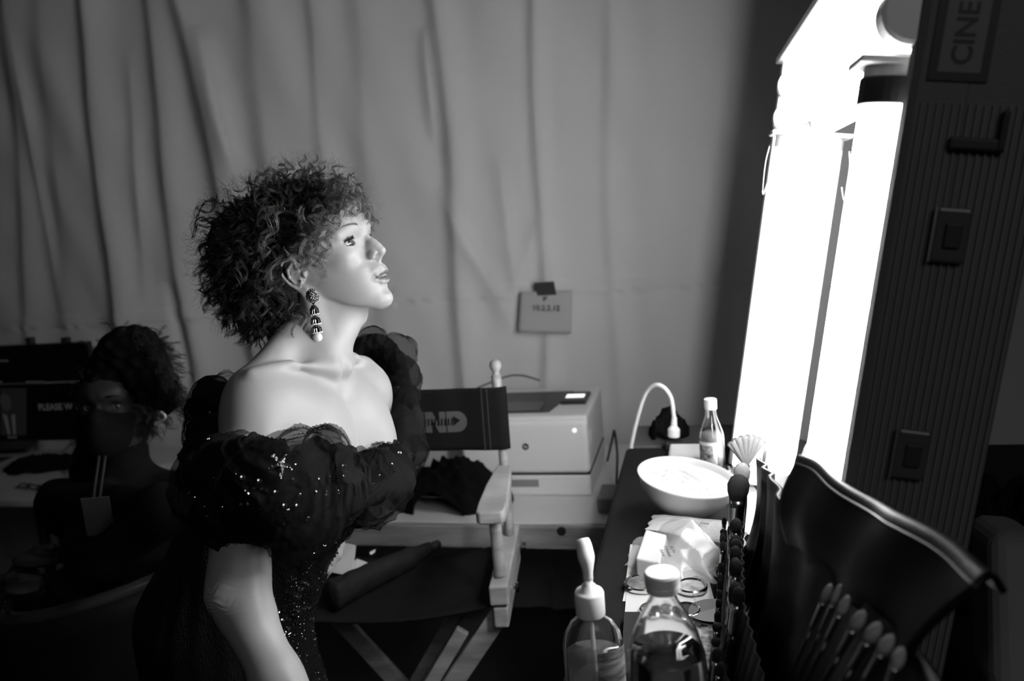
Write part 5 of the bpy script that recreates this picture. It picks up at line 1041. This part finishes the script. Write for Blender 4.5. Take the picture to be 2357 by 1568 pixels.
def on_ruffle(px, py):
    e = ((op_ - [px, py]) ** 2).sum(1); c = np.where(e < 60)[0]
    if len(c) == 0: c = np.argsort(e)[:5]
    i = c[np.argmin(dd_[c])]; return of[i] + unit(CAM - of[i]) * .002, unit(CAM - of[i])
dots = [(484, 942, 3), (475, 1005, 2.2), (508, 1024, 3), (438, 1060, 2.5), (487, 1094, 3.5), (558, 1098, 4), (592, 1109, 4), (565, 1125, 2), (579, 1127, 2.5), (604, 1125, 3), (565, 1143, 3), (551, 1166, 2.5), (633, 1137, 4), (678, 1104, 3.5), (685, 1143, 3.5), (689, 1170, 4), (661, 1168, 4), (660, 1176, 2), (729, 1127, 3), (740, 1097, 3), (799, 1077, 4), (846, 1053, 2), (878, 1089, 2), (911, 1077, 3.5), (916, 1037, 4), (906, 1060, 3), (922, 1014, 3), (918, 885, 3), (923, 913, 3), (468, 1169, 3.5), (462, 1193, 3.5), (474, 1194, 4), (470, 1150, 2.5), (448, 1150, 2), (430, 1130, 2), (462, 1140, 2), (702, 1195, 2.5), (650, 1200, 2), (704, 1195, 2), (511, 1175, 1.5), (788, 1193, 2.5), (825, 1090, 2), (760, 1092, 2)]
for px, py, r in dots:
    c, n_1 = on_ruffle(px, py); ring(rs, c, n_1 + r2.normal(0, .45, 3) * (r < 4) + V3(.25, 0, .1), r * .0008, r * .00028)
for k in range(26):
    px = r2.uniform(440, 900); py = 1050 + r2.uniform(0, 150) - (px > 800) * 20; c, n_1 = on_ruffle(px, py); ring(rs, c, n_1 + r2.normal(0, .8, 3), r2.uniform(.0006, .0014), .0004)
c0, n0 = on_ruffle(645, 1075); star(rs, c0, n0 + V3(.3, 0, .1), .014, .3, .002)
for k in range(60):
    t = k / 60 * 2 * pi; i5 = k % 5; q = i5 * 2 * pi / 5 + .3; rr = r2.uniform(.002, .016); c = c0 + V3(*(CR[:, 0] * cos(q) * rr + CR[:, 1] * sin(q) * rr)) + r2.normal(0, .0012, 3) - CR[:, 2] * .002; rs.ball(c, r2.uniform(.0006, .0014), 6)
for k in range(14): c = c0 + CR[:, 1] * (.012 + k * .0016) + r2.normal(0, .0006, 3); rs.ball(c, .0006, 5)
tag(rs.build('ruffle_sequins', M_seq, ruf, recalc=False), 'silver ring sequins and a star brooch', kind='stuff')
# earring
M_gem = mat('paste_jewels', .55, .12, metal=1.0); M_pearl = mat('pearl', .75, .18, coat=.8)
EB = HW(.003, -.0800, -.0440); EC0 = P(719, 681, ((EB - CAM) @ CR[:, 2]) - .034); er = MB()
for k in range(90):
    z = 1 - 2 * (k + .5) / 90; a = k * 2.39996; q = V3(sqrt(1 - z * z) * cos(a), sqrt(1 - z * z) * sin(a), z) * V3(.0088, .0088, .0102); er.ball(EC0 + q, .0017 + .0004 * (k % 3), 6)
er.ball(EC0, (.0082, .0082, .0096), 14); o_e = er.build('earring', M_gem, woman, recalc=False, smooth=False); tag(o_e, 'ornate drop earring with a pearl')
zt = EC0 - V3(0, 0, .0125); dr = MB(); dr.ball(zt, .0023, 8); 
for r0, z0, h in ((.0072, .0155, .0135), (.0084, .0330, .0120), (.0088, .0480, .0110)):
    c = EC0 - V3(0, 0, z0); 
    for k in range(11):
        a = 2 * pi * k / 11; dr.tube([c + V3(cos(a) * .0022, sin(a) * .0022, 0), c + V3(cos(a) * r0 * .8, sin(a) * r0 * .8, -h * .45), c + V3(cos(a) * r0 * .92, sin(a) * r0 * .92, -h)], [.0009, .0014, .0011], 6)
    for k in range(18): a = 2 * pi * k / 18; dr.ball(c + V3(cos(a) * r0 * .92, sin(a) * r0 * .92, -h - .0008), .0014, 6)
    dr.lathe([(.0015, 0), (r0 * .6, -h * .5), (r0 * .75, -h)], c, (0, 0, 1), 12)
dr.build('pendant', M_gem, o_e, recalc=False, smooth=False)
MB().ball(EC0 - V3(0, 0, .0680), (.0078, .0078, .0086), 20).build('pearl', M_pearl, o_e, smooth=True)
# ring with a jewel on the far hand, bracelet
rm = MB(); c = P(766, 1277, 1.385)
for k in range(14): rm.ball(c + r2.normal(0, .0030, 3), .0024, 7)
rm.build('jewelled_ring', M_gem, woman, recalc=False)
rm = MB(); c = P(759, 1297, 1.39)
for k in range(16): rm.ball(c + CR[:, 0] * r2.normal(0, .0022) + CR[:, 1] * (k - 8) * .0011, .0018, 7)
rm.build('ring', M_gem, woman, recalc=False)
# ================================================================ desk with screens on the left, and the seated woman in front of it
M_desk = mat('desk_white', .55, .5)
dk_ = empty('desk', V3(-2.9, 2.6, 0), 'white rounded desk under the screens at the left edge', 'desk')
poly = [(-3.9, 2.9), (-3.9, 2.285), (-2.38, 2.285)] + [(-2.38 + .10 * sin(q), 2.385 - .10 * cos(q)) for q in np.linspace(.2, 1.5, 8)] + [(-2.25, 2.62), (-1.98, 2.75), (-1.98, 2.9)]
MB().prism(poly[::-1] if False else poly, (0, 0, .71), (1, 0, 0), (0, 1, 0), .03).build('desk_top', M_desk, dk_, bevel=.006)
for x, y in ((-3.8, 2.35), (-2.5, 2.40), (-3.8, 2.85), (-2.1, 2.85)): MB().tube([(x, y, 0), (x, y, .71)], .02, 12).build('leg', M_dark, dk_, smooth=True)
sbn = Pz(125, 1195, .66); MB().box((sbn[0] - .02, sbn[1] - .02, .62), (sbn[0] + .42, sbn[1] + .35, .69)).build('side_unit', M_desk, None, bevel=.012); tag(bpy.data.objects['side_unit'], 'lower white unit end showing beside the desk corner', 'cabinet')
MB().box((sbn[0], sbn[1], 0), (sbn[0] + .40, sbn[1] + .33, .62)).build('base', M_dark, bpy.data.objects['side_unit'])
YM = 2.62; a = Py(-140, 790, YM); b_ = Py(225, 1020, YM); zt = Py(100, 792, YM)[2]; zb = Py(100, 1015, YM)[2]; zm = Py(100, 885, YM)[2]; x1 = b_[0] + .03; x0 = x1 - 1.05
mo = empty('screen', V3((x0 + x1) / 2, YM, .74), 'wide dark double screen with faint white words on the left desk', 'monitor'); M_scr = mat('screen_glass', .004, .25)
MB().box((x0, YM, zm + .008), (x1, YM + .03, zt)).build('upper_screen', M_scr, mo, bevel=.005); lower_ = MB().box((x0, YM, zb), (x1, YM + .03, zm + .002)).build('lower_screen', M_scr, mo, bevel=.005)
MB().tube([(x0 + .3, YM + .05, .74), (x0 + .3, YM + .05, zt)], .02, 12).build('stand', M_dark, mo, smooth=True); MB().box((x0 + .15, YM - .04, .74), (x0 + .45, YM + .14, .752)).build('stand_base', M_dark, mo, bevel=.004)
M_em = mat('screen_words', .1, .5, emit=.022); M_em2 = mat('screen_picture', .01, .5, emit=.004); M_em3 = mat('screen_shirt', .05, .5, emit=.022)
def scr(x, y, o=.002): p = Py(x, y, YM); return V3(p[0], YM - o, p[2])
def rect(px0, py0, px1, py1, nm, m_, par, o=.002): 
    c = [scr(px0, py1, o), scr(px1, py1, o), scr(px1, py0, o), scr(px0, py0, o)]; return MB().add(c, [(0, 1, 2, 3)]).build(nm, m_, par, recalc=False)
rect(2, 893, 62, 1002, 'picture', M_em2, lower_); text('PLEASE WAIT', 'lettering', scr(90, 938, .004), (1, 0, 0), (0, 0, 1), .037, M_em, lower_, .0002, align='LEFT', bold=.0008)
hd_ = MB(); c = scr(14, 925, .003); hd_.prism([(.028 * cos(t), .036 * sin(t)) for t in np.linspace(0, 2 * pi, 20)[:-1]], c, (1, 0, 0), (0, 0, 1), .001); hd_.build('picture_face', mat('screen_face', .02, .5, emit=.008), lower_)
for pts in ([(8, 952), (18, 956), (26, 1000), (20, 1000)], [(28, 956), (36, 952), (38, 1000), (33, 1000)]): MB().add([scr(*p, .004) for p in pts], [(0, 1, 2, 3)]).build('picture_shirt', M_em3, lower_, recalc=False)
for r in ((60, 877, 104, 882), (162, 877, 178, 882), (-20, 877, 6, 882), (-5, 828, 20, 833), (18, 1004, 40, 1009)): rect(*r, 'caption', mat('screen_caption', .03, .5, emit=.014) if 'screen_caption' not in bpy.data.materials else bpy.data.materials['screen_caption'], mo)
for px in (68, 150): q = Py(px, 785, YM + .01); MB().box((q[0] - .014, YM + .002, q[2] - .02), (q[0] + .014, YM + .026, q[2] + .014)).build('clip', M_dark, mo, bevel=.002)
card('papers', [Pz(-30, 1125, .745), Pz(10, 1095, .745), Pz(85, 1045, .745), Pz(-20, 1050, .745)], .004, mat('desk_paper', .5, .7), 'stack of white papers on the desk at the left edge', 'paper')
card('tablet', [Pz(-60, 1045, .745), Pz(60, 1040, .745), Pz(95, 1012, .745), Pz(-40, 1012, .745)], .012, M_scr, 'dark flat tablet lying below the screens', 'tablet')
heap('cable_pile', Pz(120, 1075, .745), .20, .075, .05, .25, 61, M_blkc, 'tangle of black cables on the white desk', 'cables', .742)
bpy.data.objects['cable_pile']['kind'] = 'stuff'
for k in range(3):
    c = Pz(55 + k * 22, 1118 + 3 * k, .75); MB().tube([c + V3(.022 * cos(t), .022 * sin(t), .004 * sin(3 * t)) for t in np.linspace(0, 2 * pi, 20)], .003, 6, cap=False).build('cable_loop', M_dark, bpy.data.objects['cable_pile'], smooth=True)
# seated person
E2p = P(232, 937, 1.95); vv_ = unit(CAM - E2p); upc = -CR[:, 1]; er = unit(np.cross(upc, vv_)); eu = np.cross(vv_, er)
fw = unit(vv_ * cos(radians(24)) - er * sin(radians(24)) + eu * .0); uw = unit(eu + er * (-.03) - fw * np.dot(eu, fw)); lw = np.cross(uw, fw); HR2 = np.stack([fw, lw, uw], 1); HO2 = E2p - HR2 @ V3(.078, 0, .012)
def h2(p): return (p - HO2.astype(p.dtype)) @ HR2.astype(p.dtype)
def H2(x, y, z): return HO2 + HR2 @ V3(x, y, z)
ns = H2(-.03, 0, -.17)
def body2(p):
    q = h2(p); d = np.full(p.shape[:-1], .1, p.dtype); nr = (np.abs(q) < .17).all(-1)
    if nr.any(): d[nr] = head_sdf(q[nr])
    d = smin(d, cap(p, H2(-.025, 0, -.05), H2(-.05, 0, -.20), .050, .055), .02)
    for hb in HB2: 
        n2 = ((p - hb[0]) ** 2).sum(-1) < .2 ** 2
        if n2.any(): d[n2] = np.minimum(d[n2], hand_sdf(p[n2], hb[1]))
    return d
W_a = P(135, 1265, 1.80); W_b = P(110, 1345, 1.72)
HB2 = [(W_a, hand_bones(W_a, V3(-.8, -.2, -.35), V3(.1, -.2, 1), V3(-.1, -.3, -1), .17, .35)), (W_b, hand_bones(W_b, V3(-.85, -.15, .05), V3(.1, -.3, 1), V3(-.1, -.3, -1), .17, .4))]
b2v, b2q = surface(body2, E2p - V3(.35, .45, .55), E2p + V3(.45, .4, .22), .0035)
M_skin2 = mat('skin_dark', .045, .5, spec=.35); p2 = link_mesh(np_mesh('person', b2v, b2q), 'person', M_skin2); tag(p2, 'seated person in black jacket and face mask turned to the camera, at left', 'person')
def mask2(p):
    q = h2(p); d = np.full(p.shape[:-1], .1, p.dtype); nr = (np.abs(q) < .17).all(-1)
    if nr.any(): d[nr] = head_sdf(q[nr]) - .005
    d = smin(d, ell(q, (.085, 0, -.045), (.034, .030, .045)), .02); d = smin(d, ell(q, (.06, 0, -.07), (.045, .045, .045)), .02)
    return smax(smax(smax(d, q[..., 2] + .004 - .012 * np.exp(-(q[..., 1] / .02) ** 2), .003), -q[..., 2] - .122, .003), .028 - q[..., 0], .004)
mv, mq = surface(mask2, HO2 - .17, HO2 + .17, .003); link_mesh(np_mesh('face_mask', mv, mq), 'face_mask', mat('black_mask', .012, .8, spec=.2), p2)
for sg in (1, -1):
    e = MB().ball(H2(.0675, -.034 * sg, .012), .0124, 24).build('eye', M_eyew, p2, smooth=True); c = H2(.0675, -.034 * sg, .012); gd = unit(CAM - c)
    MB().lathe([(.0060, .0107), (.004, .0122), (0, .0130)], c, gd, 20, cap=False).build('iris', M_iris, e, smooth=True)
    BS = []; 
    for k in range(90):
        t = random.random(); q = curve_pts([V3(.0985, -.013, .0315), V3(.0990, -.024, .0355), V3(.0930, -.039, .0375), V3(.0780, -.053, .0330)], 30)[int(t * 29)] + V3(0, 0, random.uniform(-.004, .002) * (1.1 - t)); dr_ = unit((.2 - .6 * t, -1, .3 - .5 * t))
        BS.append([H2(*((q + dr_ * .008 * j / 4 + V3(.0015 * sin(pi * j / 4), 0, 0)) * V3(1, sg, 1))) for j in range(5)])
    link_mesh(strands_mesh('eyebrow', np.array(BS), np.full((90, 5), .0003), np.zeros((90, 5))), 'eyebrow', M_hair, p2)
def jack(p):
    sh = [H2(-.06, .165, -.235), H2(-.06, -.165, -.235)]; hipc = V3(HO2[0] - .02, HO2[1] + .02, .60)
    d = smin(cap(p, sh[0], sh[1], .062), cap(p, (sh[0] + sh[1]) / 2 + V3(0, 0, -.08), hipc, .135, .14), .08); d = smin(d, cap(p, H2(-.035, 0, -.125), H2(-.06, 0, -.22), .066, .08), .03)
    d = smin(d, chain(p, [sh[1], P(365, 1180, 1.72), P(230, 1290, 1.72), W_b + V3(.05, 0, 0)], [.062, .055, .045, .036], .03), .03)
    d = smin(d, chain(p, [sh[0], P(215, 1180, 1.98), W_a + V3(.05, 0, 0)], [.058, .050, .036], .03), .03)
    d = smin(d, chain(p, [hipc + V3(0, 0, -.03), V3(HO2[0] - .42, HO2[1] - .20, .60), V3(HO2[0] - .46, HO2[1] - .20, .08)], [.13, .075, .055], .03), .05)
    d = smin(d, chain(p, [hipc + V3(0, 0, -.03), V3(HO2[0] - .44, HO2[1] + .04, .60), V3(HO2[0] - .48, HO2[1] + .06, .08)], [.13, .075, .055], .03), .05)
    return d + .006 * np.sin(p[..., 2] * 38 + 3 * np.sin(p[..., 0] * 19)) * np.sin(p[..., 1] * 27 + 2 * np.sin(p[..., 2] * 23))
jv, jq = surface(jack, HO2 - V3(.75, .6, 1.55), HO2 + V3(.45, .45, .05), .009); link_mesh(np_mesh('jacket', jv, jq), 'jacket', mat('jacket_black', .009, .8, spec=.15), p2)
g = np.random.default_rng(77)
def mass2(p):
    q = h2(p); d = ell(q, (-.012, 0, .050), (.104, .084, .092)); d = smin(d, ell(q, (-.03, -.01, .125), (.06, .058, .035)), .03); d = smin(d, ell(q, (-.085, -.03, .03), (.055, .07, .08)), .03); d = smin(d, cap(q, (-.07, -.06, .0), (-.09, -.12, -.16), .045, .035), .03)
    d = smin(d, ell(p, P(300, 806, 2.02), (.080, .075, .062)), .04); d = smin(d, ell(p, P(350, 838, 1.99), (.040, .04, .045)), .03)
    d = smin(d, chain(p, [P(325, 850, 2.0), P(368, 905, 1.94), P(420, 975, 1.88)], [.05, .038, .030], .02), .03)
    return smax(smax(d, -ell(q, (.105, 0, -.01), (.075, .066, .082)), .01), q[..., 0] - .095, .01) + .007 * np.sin(p[..., 0] * 130 + 2 * np.sin(p[..., 2] * 60)) * np.sin(p[..., 2] * 120) * np.sin(p[..., 1] * 110)
v_, q_ = surface(mass2, HO2 - .34, HO2 + .34, .005); hm2 = link_mesh(np_mesh('hair', v_, q_), 'hair', M_mass, p2)
N2 = 520; dd2 = g.normal(size=(N2, 3)); dd2 /= np.linalg.norm(dd2, axis=1, keepdims=True); kp_ = ~((dd2[:, 0] > .25) & (dd2[:, 2] < .45)); dd2 = dd2[kp_]; 
rt2 = V3(-.02, 0, .05) + dd2 * V3(.095, .078, .085); low = dd2[:, 2] < .3; tp2 = rt2 + dd2 * .022 + np.where(low[:, None], V3(-.03, -.045, -.12), V3(-.03, -.01, .012)) * g.uniform(.3, 1.2, (len(dd2), 1))
mn = np.zeros(len(hm2.data.vertices) * 3, np.float32); hm2.data.vertices.foreach_get('normal', mn); mn = mn.reshape(-1, 3); ixm = g.choice(len(v_), 900, replace=False); ixm = ixm[(((v_[ixm] - HO2) @ HR2)[:, 0] < .06)]
a4 = v_[ixm] - mn[ixm] * .01; b4 = v_[ixm] + mn[ixm] * .018 + np.stack([g.normal(.015, .02, len(ixm)), g.normal(0, .015, len(ixm)), g.normal(-.035, .02, len(ixm))], 1)
S4, r4_, t4_ = curls(a4, b4, 6, .008, 20, .002, 8, m=26, tone=(0, .10), rad=.00045, fuzz=.004); link_mesh(strands_mesh('curl_surface', S4, r4_, t4_), 'curl_surface', M_hair, hm2)
ex0 = [P(310 + 5 * k, 775 + 6 * k, 1.97) for k in range(14)]; ex1 = [P(335 + 9 * k, 790 + 13 * k, 1.93) for k in range(14)]
ey0 = [P(360 + 4 * k, 850 + 6 * k, 1.92) for k in range(12)]; ey1 = [P(395 + 6 * k, 900 + 8 * k, 1.88) for k in range(12)]
S2, r2_, t2_ = curls(HO2 + rt2 @ HR2.T, HO2 + tp2 @ HR2.T, 6, .008, 16, .002, 5, m=30, tone=(0, .12), rad=.0004, fuzz=.004); link_mesh(strands_mesh('curls', S2, r2_, t2_), 'curls', M_hair, hm2)
S3, r3_, t3_ = curls(np.array(ex0 + ey0), np.array(ex1 + ey1), 14, .012, 14, .004, 6, m=30, tone=(0, .12), rad=.0004, fuzz=.01); link_mesh(strands_mesh('loose_curls', S3, r3_, t3_), 'loose_curls', M_hair, hm2)
nk = MB(); 
for k in range(16): t = k / 15; c = P(372 - 14 * (1 - t) ** 2 + 10 * sin(pi * t), 955 + 0 * t, 1.86) if False else P(358 + 22 * sin(pi * t * .8), 976 - 26 * t, 1.83); nk.ball(c, .0042, 8)
tag(nk.build('necklace', mat('beads', .5, .3, metal=.5), p2, smooth=True), 'pale beaded necklace')
ln_ = MB(); 
for dx in (0, 14): ln_.tube(curve_pts([P(228 + dx, 1050, 1.80), P(215 + dx, 1150, 1.74), P(212 + dx * .8, 1240, 1.70)], 16), .0035, 6)
o = ln_.build('lanyard', mat('lanyard', .035, .6), p2, smooth=True)
MB().box((0, 0, 0), (.055, .003, .085), M=lambda x, y, z: P(200, 1235, 1.69) + er * x + vv_ * y + V3(0, 0, z)).build('badge', mat('badge_card', .06, .5), p2, bevel=.002)
# chair with a curved padded back
ch2 = empty('tub_chair', V3(HO2[0], HO2[1], 0), 'dark tub chair with a curved rim under the seated person', 'chair')
cc = V3(HO2[0] - .02, HO2[1] - .02, 0); rim = lambda t: cc + V3(.30 * cos(t), .30 * sin(t), .80 + .10 * (1 - sin((t + 2.3) * .0)) * 0 + .07 * cos(t - .1))
MB().grid(lambda i, j: (lambda t: cc + V3((.29 - .03 * (1 - j)) * cos(t) * 1.05, (.29 - .03 * (1 - j)) * sin(t), .44 + (.38 + .06 * cos(t)) * j))(radians(-150 + 300 * i)), 50, 8).build('shell_back', mat('chair_vinyl', .03, .5), ch2, smooth=True, solid=.03)
MB().tube([(lambda t: cc + V3(.29 * cos(t) * 1.05, .29 * sin(t), .825 + .06 * cos(t)))(radians(-150 + 300 * i / 50)) for i in range(51)], .016, 12).build('rim', mat('chair_rim', .12, .35), ch2, smooth=True)
MB().lathe([(.0, 0), (.26, 0), (.28, .03), (.27, .07), (0, .085)], cc + V3(0, 0, .38), (0, 0, 1), 40).build('seat', M_dark, ch2, smooth=True)
for sx_, sy_ in ((.2, .2), (-.2, .2), (.2, -.2), (-.2, -.2)): MB().tube([cc + V3(sx_ * .8, sy_ * .8, .39), cc + V3(sx_, sy_, 0)], .016, 10).build('leg', M_dark, ch2, smooth=True)
